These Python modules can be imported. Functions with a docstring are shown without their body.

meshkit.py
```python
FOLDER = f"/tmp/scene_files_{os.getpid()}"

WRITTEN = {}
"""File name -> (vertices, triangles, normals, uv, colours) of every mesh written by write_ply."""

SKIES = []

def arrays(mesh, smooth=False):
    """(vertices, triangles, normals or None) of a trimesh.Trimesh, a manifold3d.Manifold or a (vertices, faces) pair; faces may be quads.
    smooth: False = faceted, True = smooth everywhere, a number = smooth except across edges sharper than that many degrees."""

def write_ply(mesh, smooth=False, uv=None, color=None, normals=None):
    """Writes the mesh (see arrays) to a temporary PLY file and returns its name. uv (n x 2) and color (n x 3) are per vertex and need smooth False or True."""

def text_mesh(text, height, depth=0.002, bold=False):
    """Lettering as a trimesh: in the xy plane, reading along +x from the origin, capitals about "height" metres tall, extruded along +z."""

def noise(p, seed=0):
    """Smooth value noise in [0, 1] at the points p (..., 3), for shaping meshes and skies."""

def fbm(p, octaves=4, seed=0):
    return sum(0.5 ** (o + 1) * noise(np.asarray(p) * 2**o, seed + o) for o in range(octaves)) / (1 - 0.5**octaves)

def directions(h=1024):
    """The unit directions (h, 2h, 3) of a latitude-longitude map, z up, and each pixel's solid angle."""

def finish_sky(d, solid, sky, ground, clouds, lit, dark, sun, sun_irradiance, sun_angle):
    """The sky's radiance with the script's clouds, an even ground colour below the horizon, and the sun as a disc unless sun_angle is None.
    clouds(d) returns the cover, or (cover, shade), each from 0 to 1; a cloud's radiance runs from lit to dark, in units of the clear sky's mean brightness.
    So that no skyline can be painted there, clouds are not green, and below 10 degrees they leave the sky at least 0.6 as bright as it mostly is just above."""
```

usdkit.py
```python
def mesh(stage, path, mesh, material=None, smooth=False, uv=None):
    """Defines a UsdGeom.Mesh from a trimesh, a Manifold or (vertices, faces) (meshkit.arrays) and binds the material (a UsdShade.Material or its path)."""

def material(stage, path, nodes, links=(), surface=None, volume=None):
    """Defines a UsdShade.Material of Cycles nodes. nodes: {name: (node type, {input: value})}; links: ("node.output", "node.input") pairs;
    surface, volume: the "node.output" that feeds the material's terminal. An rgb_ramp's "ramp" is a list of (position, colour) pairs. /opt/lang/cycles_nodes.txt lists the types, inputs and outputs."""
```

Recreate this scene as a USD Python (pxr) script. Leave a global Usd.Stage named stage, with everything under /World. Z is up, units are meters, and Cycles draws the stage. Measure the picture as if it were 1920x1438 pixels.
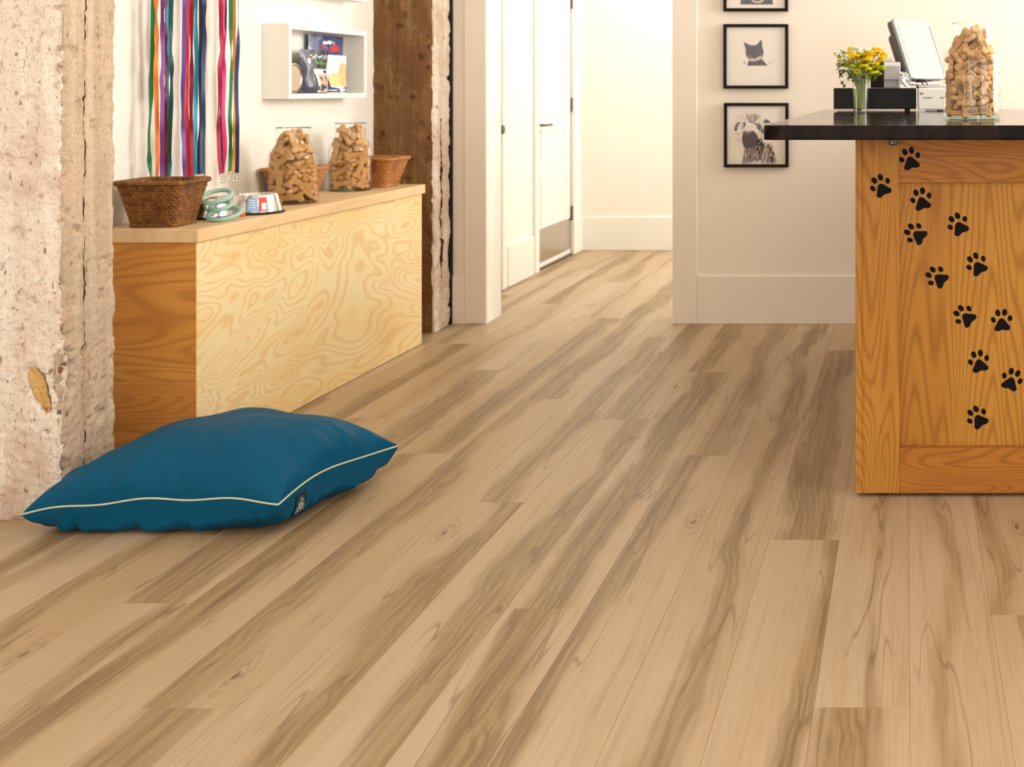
import math, random
import numpy as np
import trimesh
import manifold3d as m3
from shapely.geometry import Polygon, Point, LineString, box as sbox
from shapely.ops import unary_union
from shapely import affinity
import usdkit, meshkit
from pxr import Usd, UsdGeom, UsdLux, UsdShade, Gf, Sdf, Vt

random.seed(7)
RNG = np.random.default_rng(11)
stage = Usd.Stage.CreateInMemory()
UsdGeom.SetStageUpAxis(stage, 'Z')
UsdGeom.Xform.Define(stage, '/World')
UsdGeom.Scope.Define(stage, '/World/Looks')

# ------------------------------------------------------------------ camera, light, exposure
F, CU, CV, H = 2200.0, 1700.0, 165.0, 1.2            # focal length in pixels, vanishing point, eye height
APER = 36.0
MM = APER / 1920.0
cam = UsdGeom.Camera.Define(stage, '/World/camera')
cam.AddTransformOp().Set(Gf.Matrix4d().SetRotate(Gf.Rotation(Gf.Vec3d(1, 0, 0), 90)) * Gf.Matrix4d().SetTranslate(Gf.Vec3d(0, 0, H)))
cam.CreateFocalLengthAttr(F * MM)
cam.CreateHorizontalApertureAttr(APER)
cam.CreateVerticalApertureAttr(APER * 1438 / 1920)
cam.CreateHorizontalApertureOffsetAttr((960 - CU) * MM)
cam.CreateVerticalApertureOffsetAttr((CV - 719) * MM)
cam.CreateFStopAttr(7.0)
cam.CreateFocusDistanceAttr(2.95)
cam.CreateExposureAttr(0.0)


def rect_light(name, loc, direction, w, h, power, color):
    """A window's daylight, a ceiling fitting or an added soft fill: w across, h up, facing direction."""
    L = UsdLux.RectLight.Define(stage, '/World/' + name)
    d = Gf.Vec3d(*direction).GetNormalized()
    z = -d
    up = Gf.Vec3d(0, 0, 1) if abs(d[2]) < 0.9 else Gf.Vec3d(0, 1, 0)
    x = Gf.Cross(up, z).GetNormalized()
    y = Gf.Cross(z, x)
    L.AddTransformOp().Set(Gf.Matrix4d(x[0], x[1], x[2], 0, y[0], y[1], y[2], 0, z[0], z[1], z[2], 0, loc[0], loc[1], loc[2], 1))
    L.CreateWidthAttr(w)
    L.CreateHeightAttr(h)
    L.CreateIntensityAttr(power)
    L.CreateColorAttr(Gf.Vec3f(*color))
    return L


dome = UsdLux.DomeLight.Define(stage, '/World/sky')
dome.CreateIntensityAttr(0.5)
dome.CreateColorAttr(Gf.Vec3f(1.0, 0.97, 0.92))
DAY = (1.0, 0.965, 0.90)
rect_light('daylight_far_window', (3.26, 4.85, 1.85), (-1, 0, -0.05), 1.9, 2.3, 17.5, DAY)
rect_light('daylight_near_window', (3.26, 0.9, 1.85), (-1, 0.25, -0.1), 2.6, 2.3, 4.0, DAY)
rect_light('daylight_street_window', (-0.2, -2.52, 1.75), (0, 1, -0.05), 4.2, 2.2, 1.95, DAY)
rect_light('added_ceiling_fill', (-0.5, 2.6, 3.34), (0, 0, -1), 2.6, 2.6, 0.35, (1.0, 0.95, 0.88))  # added soft fill from above, unseen; no real fitting known here
rect_light('hall_ceiling_light', (-1.3, 8.0, 2.62), (0, 0, -1), 1.6, 0.9, 5.0, (1.0, 0.96, 0.88))
rect_light('hall_side_window', (0.45, 8.05, 1.5), (-1, 0, -0.1), 1.0, 1.8, 8.0, (1.0, 0.96, 0.88))


# ------------------------------------------------------------------ helpers: pixels, names, things
def at(u, v, Y):
    return np.array([(u - CU) * Y / F, Y, H + (CV - v) * Y / F])


def lin(r, g, b):
    x = np.array([r, g, b], float) / 255
    return tuple(float(t) for t in np.where(x <= 0.04045, x / 12.92, ((x + 0.055) / 1.055) ** 2.4))


used = {}


def numbered(name, parent='/World'):
    k = (parent, name)
    used[k] = used.get(k, 0) + 1
    return name if used[k] == 1 else '%s_%03d' % (name, used[k] - 1)


LOC = {}


def tag(p, label=None, cat=None, group=None, kind=None):
    p = p.GetPrim() if hasattr(p, 'GetPrim') else p
    for k, v in (('label', label), ('category', cat), ('group', group), ('kind', kind)):
        if v:
            p.SetCustomDataByKey(k, v)
    return p


def matrix(loc=(0, 0, 0), rz=0.0, R=None, s=1.0):
    M = np.eye(4)
    if R is None:
        R = np.array([[math.cos(rz), -math.sin(rz), 0], [math.sin(rz), math.cos(rz), 0], [0, 0, 1]])
    M[:3, :3] = np.asarray(R) * s
    M[:3, 3] = loc
    return M


def thing(name, label, cat, loc=(0, 0, 0), group=None, rz=0.0, kind=None, M=None):
    """An Xform at the thing's base; its parts are given in the thing's own coordinates when M or rz is set, else in world ones."""
    path = '/World/' + numbered(name)
    x = UsdGeom.Xform.Define(stage, path)
    local = M is not None or rz != 0.0
    M = matrix(loc, rz) if M is None else M
    x.AddTransformOp().Set(Gf.Matrix4d(*[float(t) for t in M.T.ravel()]))
    LOC[path] = None if local else np.array(loc, float)
    tag(x, label, cat, group, kind)
    return x.GetPrim()


def tm(v, f):
    return trimesh.Trimesh(np.asarray(v, float), np.asarray(f), process=False)


def as_tm(m):
    if hasattr(m, 'to_mesh'):
        q = m.to_mesh()
        return tm(q.vert_properties[:, :3], q.tri_verts)
    if isinstance(m, (tuple, list)) and not isinstance(m[0], trimesh.Trimesh):
        v, f = np.asarray(m[0], float), np.asarray(m[1], int)
        if f.shape[1] == 4:
            f = np.vstack([f[:, [0, 1, 2]], f[:, [0, 2, 3]]])
        return tm(v, f)
    if isinstance(m, (tuple, list)):
        return trimesh.util.concatenate(list(m))
    return m


def part(name, mesh, mat, parent, smooth=35, label=None, kind=None):
    pp = str(parent.GetPath())
    mesh = as_tm(mesh)
    root = '/'.join(pp.split('/')[:3])
    o = LOC.get(root)
    v = np.array(mesh.vertices, float)
    if o is not None:
        v = v - o
    path = pp + '/' + numbered(name, pp)
    m = usdkit.mesh(stage, path, tm(v, mesh.faces), mat, smooth)
    tag(m, label=label, kind=kind)
    return m.GetPrim()


def single(name, mesh, mat, label, cat, group=None, smooth=35, kind=None):
    mesh = as_tm(mesh)
    path = '/World/' + numbered(name)
    b = mesh.bounds
    o = np.array([(b[0][0] + b[1][0]) / 2, (b[0][1] + b[1][1]) / 2, b[0][2]])
    m = usdkit.mesh(stage, path, tm(np.array(mesh.vertices) - o, mesh.faces), mat, smooth)
    m.AddTranslateOp().Set(Gf.Vec3d(*[float(t) for t in o]))
    tag(m, label, cat, group, kind)
    return m.GetPrim()


def struct(name, mesh, mat, label=None, smooth=35, cat=None):
    path = '/World/' + numbered(name)
    m = usdkit.mesh(stage, path, as_tm(mesh), mat, smooth)
    tag(m, label, cat, kind='structure')
    return m.GetPrim()


def struct_x(name, label=None, cat=None):
    path = '/World/' + numbered(name)
    x = UsdGeom.Xform.Define(stage, path)
    LOC[path] = np.zeros(3)
    tag(x, label, cat, kind='structure')
    return x.GetPrim()


def dup(src, name, M, label, cat, group=None):
    path = '/World/' + numbered(name)
    x = UsdGeom.Xform.Define(stage, path)
    p = x.GetPrim()
    p.GetReferences().AddInternalReference(src.GetPath())
    x.ClearXformOpOrder()
    x.MakeMatrixXform().Set(Gf.Matrix4d(*[float(t) for t in M.T.ravel()]))
    p.SetInstanceable(True)
    tag(p, label, cat, group)
    return p


# ------------------------------------------------------------------ shapes
def rbox(x0, x1, y0, y1, z0, z1, r=0.002):
    """A box with chamfered edges."""
    r = min(r, 0.45 * abs(x1 - x0), 0.45 * abs(y1 - y0), 0.45 * abs(z1 - z0))
    P = []
    for sx in (0, 1):
        for sy in (0, 1):
            for sz in (0, 1):
                c = np.array([(x0, x1)[sx], (y0, y1)[sy], (z0, z1)[sz]], float)
                d = np.array([1 - 2 * sx, 1 - 2 * sy, 1 - 2 * sz]) * r
                for k in range(3):
                    q = c + d
                    q[k] = c[k]
                    P.append(q)
    return trimesh.convex.convex_hull(np.array(P))


def box(x0, x1, y0, y1, z0, z1):
    m = trimesh.creation.box([x1 - x0, y1 - y0, z1 - z0])
    m.apply_translation([(x0 + x1) / 2, (y0 + y1) / 2, (z0 + z1) / 2])
    return m


def mcube(x0, x1, y0, y1, z0, z1):
    return m3.Manifold.cube([x1 - x0, y1 - y0, z1 - z0]).translate([x0, y0, z0])


def lathe(profile, seg=64, closed=False):
    P = np.array(profile, float)
    a = np.arange(seg) * 2 * np.pi / seg
    v = np.stack([P[:, None, 0] * np.cos(a), P[:, None, 0] * np.sin(a), np.repeat(P[:, 1:2], seg, 1)], -1).reshape(-1, 3)
    n = len(P)
    i, j = np.meshgrid(np.arange(n if closed else n - 1), np.arange(seg), indexing='ij')
    i2, j2 = (i + 1) % n, (j + 1) % seg
    q = np.stack([i * seg + j, i * seg + j2, i2 * seg + j2, i2 * seg + j], -1).reshape(-1, 4)
    return as_tm((v, q))


def tube(path, r, sides=8, closed=False, caps=True):
    p = np.asarray(path, float)
    n = len(p)
    r = np.broadcast_to(np.asarray(r, float), (n,))
    t = (np.roll(p, -1, 0) - np.roll(p, 1, 0)) if closed else np.gradient(p, axis=0)
    t /= np.linalg.norm(t, axis=1, keepdims=True) + 1e-12
    ref = np.array([0, 0, 1.0]) if abs(t[:, 2]).mean() < 0.8 else np.array([1.0, 0, 0])
    a = np.cross(t, ref)
    a /= np.linalg.norm(a, axis=1, keepdims=True) + 1e-12
    b = np.cross(t, a)
    an = np.arange(sides) * 2 * np.pi / sides
    v = p[:, None] + r[:, None, None] * (np.cos(an)[None, :, None] * a[:, None] + np.sin(an)[None, :, None] * b[:, None])
    m = n if closed else n - 1
    i, j = np.meshgrid(np.arange(m), np.arange(sides), indexing='ij')
    i2, j2 = (i + 1) % n, (j + 1) % sides
    q = np.stack([i * sides + j, i * sides + j2, i2 * sides + j2, i2 * sides + j], -1).reshape(-1, 4)
    f = np.vstack([q[:, [0, 2, 1]], q[:, [0, 3, 2]]])
    v = v.reshape(-1, 3)
    if caps and not closed:
        v = np.vstack([v, p[0], p[-1]])
        k = np.arange(sides)
        f = np.vstack([f, np.stack([np.full(sides, n * sides), k, (k + 1) % sides], 1),
                       np.stack([np.full(sides, n * sides + 1), (n - 1) * sides + (k + 1) % sides, (n - 1) * sides + k], 1)])
    return tm(v, f)


def resample(poly, n):
    ring = poly.exterior
    return np.array([ring.interpolate(t, normalized=True).coords[0] for t in np.arange(n) / n])


def soft_prism(poly, h, bevel, n=48, steps=3):
    """A flat shape of thickness h (z from 0 to h) with rounded rims."""
    poly = poly if poly.exterior.is_ccw else Polygon(list(poly.exterior.coords)[::-1])
    p = resample(poly, n)
    t = np.roll(p, -1, 0) - np.roll(p, 1, 0)
    t /= np.linalg.norm(t, axis=1, keepdims=True)
    nr = np.stack([t[:, 1], -t[:, 0]], 1)
    rows = []
    for k in range(steps + 1):
        a = (1 - k / steps) * np.pi / 2
        rows.append((p - nr * bevel * (1 - math.cos(a)), bevel * (1 - math.sin(a))))
    rows = rows + [(q, h - z) for q, z in rows[::-1]]
    v = np.vstack([np.column_stack([q, np.full(n, z)]) for q, z in rows])
    i, j = np.meshgrid(np.arange(len(rows) - 1), np.arange(n), indexing='ij')
    j2 = (j + 1) % n
    q = np.stack([i * n + j, i * n + j2, (i + 1) * n + j2, (i + 1) * n + j], -1).reshape(-1, 4)
    f = [q[:, [0, 1, 2]], q[:, [0, 2, 3]]]
    cap = trimesh.creation.triangulate_polygon(Polygon(rows[0][0]), engine='earcut')
    cv, cf = np.array(cap[0]), np.array(cap[1])
    idx = np.array([np.argmin(((rows[0][0] - c) ** 2).sum(1)) for c in cv])
    cf = idx[cf]
    e1, e2 = p[cf[:, 1]] - p[cf[:, 0]], p[cf[:, 2]] - p[cf[:, 0]]
    cf = np.where((e1[:, 0] * e2[:, 1] - e1[:, 1] * e2[:, 0] > 0)[:, None], cf, cf[:, ::-1])
    f += [cf[:, ::-1], cf + (len(rows) - 1) * n]
    return tm(v, np.vstack(f))


def flat(poly, depth):
    """Extrudes a shapely shape (in x, z) towards -y by depth; returns a mesh lying at y in [-depth, 0]."""
    ms = []
    for g in getattr(poly, 'geoms', [poly]):
        if g.area <= 1e-9:
            continue
        e = trimesh.creation.extrude_polygon(g, depth, engine='earcut')
        v = np.array(e.vertices)
        ms.append(tm(np.column_stack([v[:, 0], -v[:, 2], v[:, 1]]), e.faces))
    return trimesh.util.concatenate(ms)


def moved(m, M):
    m = as_tm(m).copy()
    m.apply_transform(M)
    return m


def grid_mesh(P):
    """P (a, b, 3): a sheet."""
    a, b = P.shape[:2]
    i, j = np.meshgrid(np.arange(a - 1), np.arange(b - 1), indexing='ij')
    q = np.stack([i * b + j, i * b + j + 1, (i + 1) * b + j + 1, (i + 1) * b + j], -1).reshape(-1, 4)
    return as_tm((P.reshape(-1, 3), q))


# ------------------------------------------------------------------ materials
class Ref:
    def __init__(self, g, name):
        self.g, self.name = g, name

    def __getattr__(self, k):
        return (self.name + '.' + k,)


class Graph:
    def __init__(self):
        self.nodes, self.links = {}, []

    def __call__(self, kind, **inp):
        name = '%s_%d' % (kind, len(self.nodes))
        vals = {}
        for k, v in inp.items():
            if isinstance(v, tuple) and len(v) == 1 and isinstance(v[0], str):
                self.links.append((v[0], name + '.' + k))
            else:
                vals[k] = v
        self.nodes[name] = (kind, vals)
        return Ref(self, name)

    def math(self, op, a, b=0.0, c=None, clamp=False):
        kw = dict(math_type=op, value1=a, value2=b, use_clamp=clamp)
        if c is not None:
            kw['value3'] = c
        return self('math', **kw).value

    def mix(self, fac, a, b, kind='mix'):
        return self('mix', mix_type=kind, fac=fac, color1=a, color2=b).color

    def remap(self, v, a, b, c=0.0, d=1.0, smooth=True):
        return self('map_range', range_type='smoothstep' if smooth else 'linear', value=v, from_min=a, from_max=b, to_min=c, to_max=d, clamp=True).result

    def noise(self, vec, scale, detail=3.0, rough=0.55, dist=0.0):
        return self('noise_texture', vector=vec, scale=scale, detail=detail, roughness=rough, distortion=dist)

    def scaled(self, vec, s, loc=(0, 0, 0)):
        return self('mapping', vector=vec, scale=s, location=loc).vector

    def done(self, name, surface):
        return usdkit.material(stage, '/World/Looks/' + name, self.nodes, self.links, surface=surface[0])


def plain(name, color, rough=0.5, metal=0.0, spec=0.5, coat=0.0, bump=None, vary=0.0, sheen=0.0, **kw):
    """A plain painted, plastic or metal surface with a little tone variation and relief."""
    g = Graph()
    pos = g('geometry').position
    inp = dict(roughness=rough, metallic=metal, specular_ior_level=spec, coat_weight=coat, sheen_weight=sheen, **kw)
    if vary:
        n = g.noise(pos, 7.0, 4.0)
        lo = tuple(max(0, t * (1 - vary)) for t in color)
        hi = tuple(min(1, t * (1 + vary * 0.6)) for t in color)
        inp['base_color'] = g.mix(n.fac, lo, hi)
    else:
        inp['base_color'] = color
    if bump:
        inp['normal'] = g('bump', height=g.noise(pos, bump[0], 3.0).fac, strength=bump[1], distance=bump[2]).normal
    return g.done(name, g('principled_bsdf', **inp).BSDF)


def pane(name, tint, reflect=1.0, rough=0.0, edge=None, ior=1.5):
    """Thin clear glass: what lies behind shows through, edges seen along the wall of the glass turn denser."""
    g = Graph()
    f0 = ((ior - 1) / (ior + 1)) ** 2
    lw = g('layer_weight', blend=0.5).facing
    f2 = g.math('multiply_add', g.math('power', lw, 5.0), 0.75 * reflect, f0 * reflect, clamp=True)
    col = tint
    if edge is not None:
        col = g.mix(g.remap(lw, 0.60, 1.0), tint, edge)
    tr = g('transparent_bsdf', color=col).BSDF
    gl = g('glossy_bsdf', color=(1, 1, 1), roughness=rough).BSDF
    return g.done(name, g('mix_closure', fac=f2, closure1=tr, closure2=gl).closure)


def board(name, pale, dark, line, axis='z', freq=26.0, swirl=1.0, rough=0.45, coat=0.15, fibre=1.0, contrast=0.55, along=0.16, size=3.2, sharp=3.0, spec=0.3):
    """Sawn or sliced wood with its grain along an axis; swirl sets how far the figure wanders."""
    g = Graph()
    pos = g('geometry').position
    k = {'x': (along, 1, 1), 'y': (1, along, 1), 'z': (1, 1, along)}[axis]
    p = g.scaled(pos, k)
    low = g.noise(p, size, 2.0, 0.45, 0.35 * swirl)
    rings = g.math('sine', g.math('multiply', low.fac, freq * 6.283))
    rings = g.math('multiply_add', rings, 0.5, 0.5)
    rings = g.math('power', rings, sharp)
    kf = {'x': (0.03, 1, 1), 'y': (1, 0.03, 1), 'z': (1, 1, 0.03)}[axis]
    fib = g.noise(g.scaled(pos, kf), 190.0, 3.0, 0.6)
    tone = g.noise(p, 5.0, 3.0, 0.5)
    c = g.mix(g.remap(tone.fac, 0.35, 0.68), pale, dark)
    c = g.mix(g.math('multiply', rings, contrast), c, line)
    c = g.mix(g.math('multiply', g.remap(fib.fac, 0.5, 0.75), 0.5 * fibre), c, line)
    bmp = g('bump', height=fib.fac, strength=0.12, distance=0.001).normal
    return g.done(name, g('principled_bsdf', base_color=c, roughness=rough, coat_weight=coat, coat_roughness=0.25, specular_ior_level=spec, normal=bmp).BSDF)


MAT = {}
MAT['white_wall'] = plain('white_wall', (0.88, 0.855, 0.79), 0.75, spec=0.2, bump=(160, 0.08, 0.001), vary=0.02)
MAT['cream_wall'] = plain('cream_wall', (0.83, 0.745, 0.65), 0.75, spec=0.2, bump=(160, 0.08, 0.001), vary=0.02)
MAT['cream_trim'] = plain('cream_trim', (0.80, 0.715, 0.62), 0.4, spec=0.4, vary=0.015)
MAT['white_trim'] = plain('white_trim', (0.88, 0.855, 0.79), 0.4, spec=0.4, vary=0.01)
MAT['ceiling_paint'] = plain('ceiling_paint', (0.8, 0.76, 0.69), 0.9, spec=0.1, vary=0.02)
MAT['steel'] = plain('steel', (0.72, 0.70, 0.67), 0.22, metal=1.0, bump=(400, 0.03, 0.0005))
MAT['brushed_steel'] = plain('brushed_steel', (0.62, 0.56, 0.50), 0.24, metal=1.0, bump=(300, 0.05, 0.0005))
MAT['dark_metal'] = plain('dark_metal', (0.16, 0.14, 0.12), 0.35, metal=1.0)
MAT['black_rubber'] = plain('black_rubber', (0.012, 0.012, 0.012), 0.6)
MAT['black_gap'] = plain('black_gap', (0.01, 0.009, 0.008), 0.9)
MAT['black_decal'] = plain('black_decal', (0.006, 0.005, 0.006), 0.6, spec=0.08)
MAT['black_frame'] = plain('black_frame', (0.008, 0.006, 0.005), 0.5, spec=0.12)
MAT['subfloor'] = plain('subfloor', (0.30, 0.22, 0.14), 0.9)
MAT['birch_front'] = board('birch_front', (0.92, 0.79, 0.48), (0.89, 0.67, 0.32), (0.78, 0.47, 0.16), 'y', 24.0, 3.6, coat=0.06, fibre=0.15, contrast=0.5, along=0.34, size=2.6, sharp=3.5)
MAT['oak_end'] = board('oak_end', (0.74, 0.35, 0.075), (0.64, 0.27, 0.055), (0.44, 0.16, 0.03), 'x', 40.0, 1.4, coat=0.04, fibre=0.8, along=0.2, size=3.0)
MAT['bench_top'] = board('bench_top', (0.84, 0.62, 0.36), (0.80, 0.56, 0.30), (0.64, 0.40, 0.18), 'y', 14.0, 0.6, coat=0.08, fibre=0.7, contrast=0.3)
OAK = ((0.51, 0.235, 0.038), (0.44, 0.185, 0.030), (0.25, 0.088, 0.014))
MAT['oak_upright'] = board('oak_upright', *OAK, 'z', 52.0, 1.2, coat=0.08, along=0.22, size=3.6, spec=0.2)
MAT['oak_rail'] = board('oak_rail', (0.46, 0.185, 0.030), (0.40, 0.15, 0.024), (0.23, 0.072, 0.013), 'x', 46.0, 1.5, coat=0.08, along=0.2, size=4.2, spec=0.2)
MAT['oak_panel'] = board('oak_panel', (0.50, 0.235, 0.038), (0.44, 0.19, 0.030), (0.24, 0.088, 0.014), 'z', 58.0, 0.6, coat=0.08, along=0.07, size=3.4, spec=0.2)


def plank_material():
    """Hickory-look floor boards: pale sapwood with a brown heartwood band of its own in each board, cathedral figure, fibres and knots."""
    g = Graph()
    P = g('attribute', attribute='board_place').vector
    B = g('separate_xyz', vector=g('attribute', attribute='heart_band').vector)
    T = g('separate_xyz', vector=g('attribute', attribute='board_tone').vector)
    wob = g.noise(g.scaled(P, (3.0, 1.15, 1)), 1.0, 3.0, 0.5)
    wob2 = g.noise(g.scaled(P, (16.0, 3.0, 1)), 1.0, 2.0, 0.5)
    x = g.math('subtract', B.x, B.y)
    x = g.math('add', x, g.math('multiply', g.math('subtract', wob.fac, 0.5), 1.15))
    x = g.math('add', x, g.math('multiply', g.math('subtract', wob2.fac, 0.5), 0.10))
    ax = g.math('absolute', x)
    inner = g.math('subtract', T.x, 0.20)
    outer = g.math('add', T.x, 0.06)
    heart = g('map_range', range_type='smoothstep', value=ax, from_min=inner, from_max=outer, to_min=1.0, to_max=0.0, clamp=True).result
    heart = g.math('multiply', heart, B.z)
    fine = g.noise(g.scaled(P, (300.0, 5.0, 1)), 1.0, 3.0, 0.6)
    strk = g.noise(g.scaled(P, (55.0, 1.3, 1)), 1.0, 3.0, 0.6, 0.3)
    ring_in = g.math('add', g.math('multiply', x, 9.0), g.math('multiply', g.noise(g.scaled(P, (11.0, 2.0, 1)), 1.0, 2.0, 0.5, 0.6).fac, 4.5))
    rings = g.math('multiply_add', g.math('sine', g.math('multiply', ring_in, 6.283)), 0.5, 0.5)
    rings = g.math('power', rings, 1.8)
    tone = g.noise(g.scaled(P, (7.0, 0.8, 1)), 1.0, 2.0)
    sap = g.mix(g.remap(tone.fac, 0.35, 0.65), lin(193, 171, 147), lin(183, 159, 129))
    sap = g.mix(T.y, sap, lin(177, 151, 115))
    sap = g.mix(g.math('multiply', g.remap(strk.fac, 0.52, 0.72), 0.40), sap, lin(160, 128, 85))
    hw = g.mix(g.remap(strk.fac, 0.38, 0.66), lin(160, 134, 96), lin(130, 104, 72))
    rmod = g.remap(g.noise(g.scaled(P, (9.0, 2.6, 1)), 1.0, 2.0).fac, 0.40, 0.62)
    rings = g.math('multiply', rings, rmod)
    hw = g.mix(g.math('multiply', rings, 0.60), hw, lin(108, 84, 58))
    c = g.mix(heart, sap, hw)
    vn = g.noise(g.scaled(P, (13.0, 0.75, 1)), 1.0, 1.6, 0.5, 0.15)
    vein = g('map_range', range_type='smoothstep', value=g.math('absolute', g.math('subtract', vn.fac, 0.5)), from_min=0.0, from_max=0.011, to_min=1.0, to_max=0.0, clamp=True).result
    near = g.remap(ax, T.x, g.math('add', T.x, 0.25), 1.0, 0.05)
    c = g.mix(g.math('multiply', g.math('multiply', vein, near), 0.50), c, lin(104, 78, 54))
    ring2 = g.math('multiply', g.math('multiply', rings, 0.20), T.z)
    c = g.mix(ring2, c, lin(148, 118, 80))
    c = g.mix(g.math('multiply', g.remap(fine.fac, 0.45, 0.75), 0.20), c, lin(138, 108, 74))
    # knots with a dark core and swirling rings round it
    vo = g('voronoi_texture', vector=g('vector_math', math_type='add', vector1=g.scaled(P, (6.5, 2.0, 1)), vector2=g('vector_math', math_type='scale', vector1=g.noise(g.scaled(P, (18.0, 6.0, 1)), 1.0, 2.0).color, scale=0.22).vector).vector, scale=1.0, feature='f1', dimensions='2D')
    pick = g.remap(g('separate_color', color=vo.color).r, 0.84, 0.88)
    kr = g.math('multiply_add', g.math('sine', g.math('multiply', vo.distance, 85.0)), 0.5, 0.5)
    kf = g.math('multiply', g('map_range', range_type='smoothstep', value=vo.distance, from_min=0.05, from_max=0.30, to_min=1.0, to_max=0.0, clamp=True).result, pick)
    c = g.mix(g.math('multiply', g.math('multiply', kf, kr), 0.38), c, lin(120, 88, 58))
    core = g.math('multiply', g('map_range', range_type='smoothstep', value=vo.distance, from_min=0.015, from_max=0.06, to_min=1.0, to_max=0.0, clamp=True).result, pick)
    c = g.mix(g.math('multiply', core, 0.65), c, lin(92, 64, 44))
    bmp = g('bump', height=fine.fac, strength=0.10, distance=0.0006).normal
    rg = g.remap(fine.fac, 0.3, 0.8, 0.40, 0.54, False)
    return g.done('floor_board', g('principled_bsdf', base_color=c, roughness=rg, specular_ior_level=0.42, normal=bmp).BSDF)


MAT['plank'] = plank_material()

# ------------------------------------------------------------------ the room
WL, WB, WB2, WR, YB, ZC = -2.614, 5.972, 6.18, 3.2, -2.6, 3.4
OX0, OX1, OZ = -2.14, -1.186, 2.35                  # the opening to the hall
HX, HY, HZ = -2.41, 8.68, 2.7                       # hall: left wall, end wall, ceiling

floor = struct_x('floor', 'wide pale hickory floor boards with brown heartwood streaks')
part('subfloor', box(-2.8, WR + 0.1, YB - 0.1, HY + 0.1, -0.05, -0.0085), MAT['subfloor'], floor, False)
PW, PL = 0.186, 2.257
JOINT = {-13: 4.544, -12: 3.25, -11: 4.265, -10: 4.991, -9: 3.854, -8: 4.528, -7: 3.398, -6: 4.251, -5: 4.962, -4: 3.832, -3: 4.238, -2: 3.117, -1: 2.274, 0: 3.80, 1: 2.672}
FIG = {  # (column, board counted from the joint, nearer = -1): heart band centre, half width, strength, yellowness, figure
    (-2, -1): (0.93, 0.22, 1.0, 0.35, 0.3), (-2, 0): (0.35, 0.42, 0.9, 0.5, 0.9), (-3, -1): (0.55, 0.24, 0.85, 0.5, 0.8), (-3, 0): (0.55, 0.30, 0.8, 0.1, 0.4),
    (-1, -1): (0.30, 0.34, 1.0, 0.4, 0.6), (-1, 0): (0.55, 0.14, 0.55, 0.3, 0.6), (-4, -1): (0.12, 0.30, 0.9, 0.3, 0.6), (-5, -1): (0.55, 0.42, 0.95, 0.5, 0.8),
    (-5, -2): (0.55, 0.36, 1.0, 0.1, 0.5), (-6, -1): (0.85, 0.36, 0.8, 0.3, 0.5), (-7, -1): (0.9, 0.36, 0.9, 0.4, 0.6), (-8, -1): (0.25, 0.30, 0.8, 0.6, 0.5),
    (-8, -2): (0.4, 0.40, 0.85, 0.5, 0.7), (0, -1): (0.45, 0.16, 0.7, 0.2, 0.8), (0, 0): (0.4, 0.16, 0.6, 0.2, 0.6), (1, -1): (0.4, 0.12, 0.8, 0.3, 0.3), (1, 0): (0.15, 0.18, 0.8, 0.6, 0.3),
    (-10, -1): (0.45, 0.40, 0.75, 0.2, 0.6), (-9, -1): (0.2, 0.30, 0.9, 0.4, 0.6), (-4, 0): (0.5, 0.34, 0.7, 0.5, 0.5), (-6, 0): (0.2, 0.38, 0.8, 0.4, 0.5), (-7, 0): (0.6, 0.3, 0.8, 0.4, 0.5)}
n_board = 0
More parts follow.
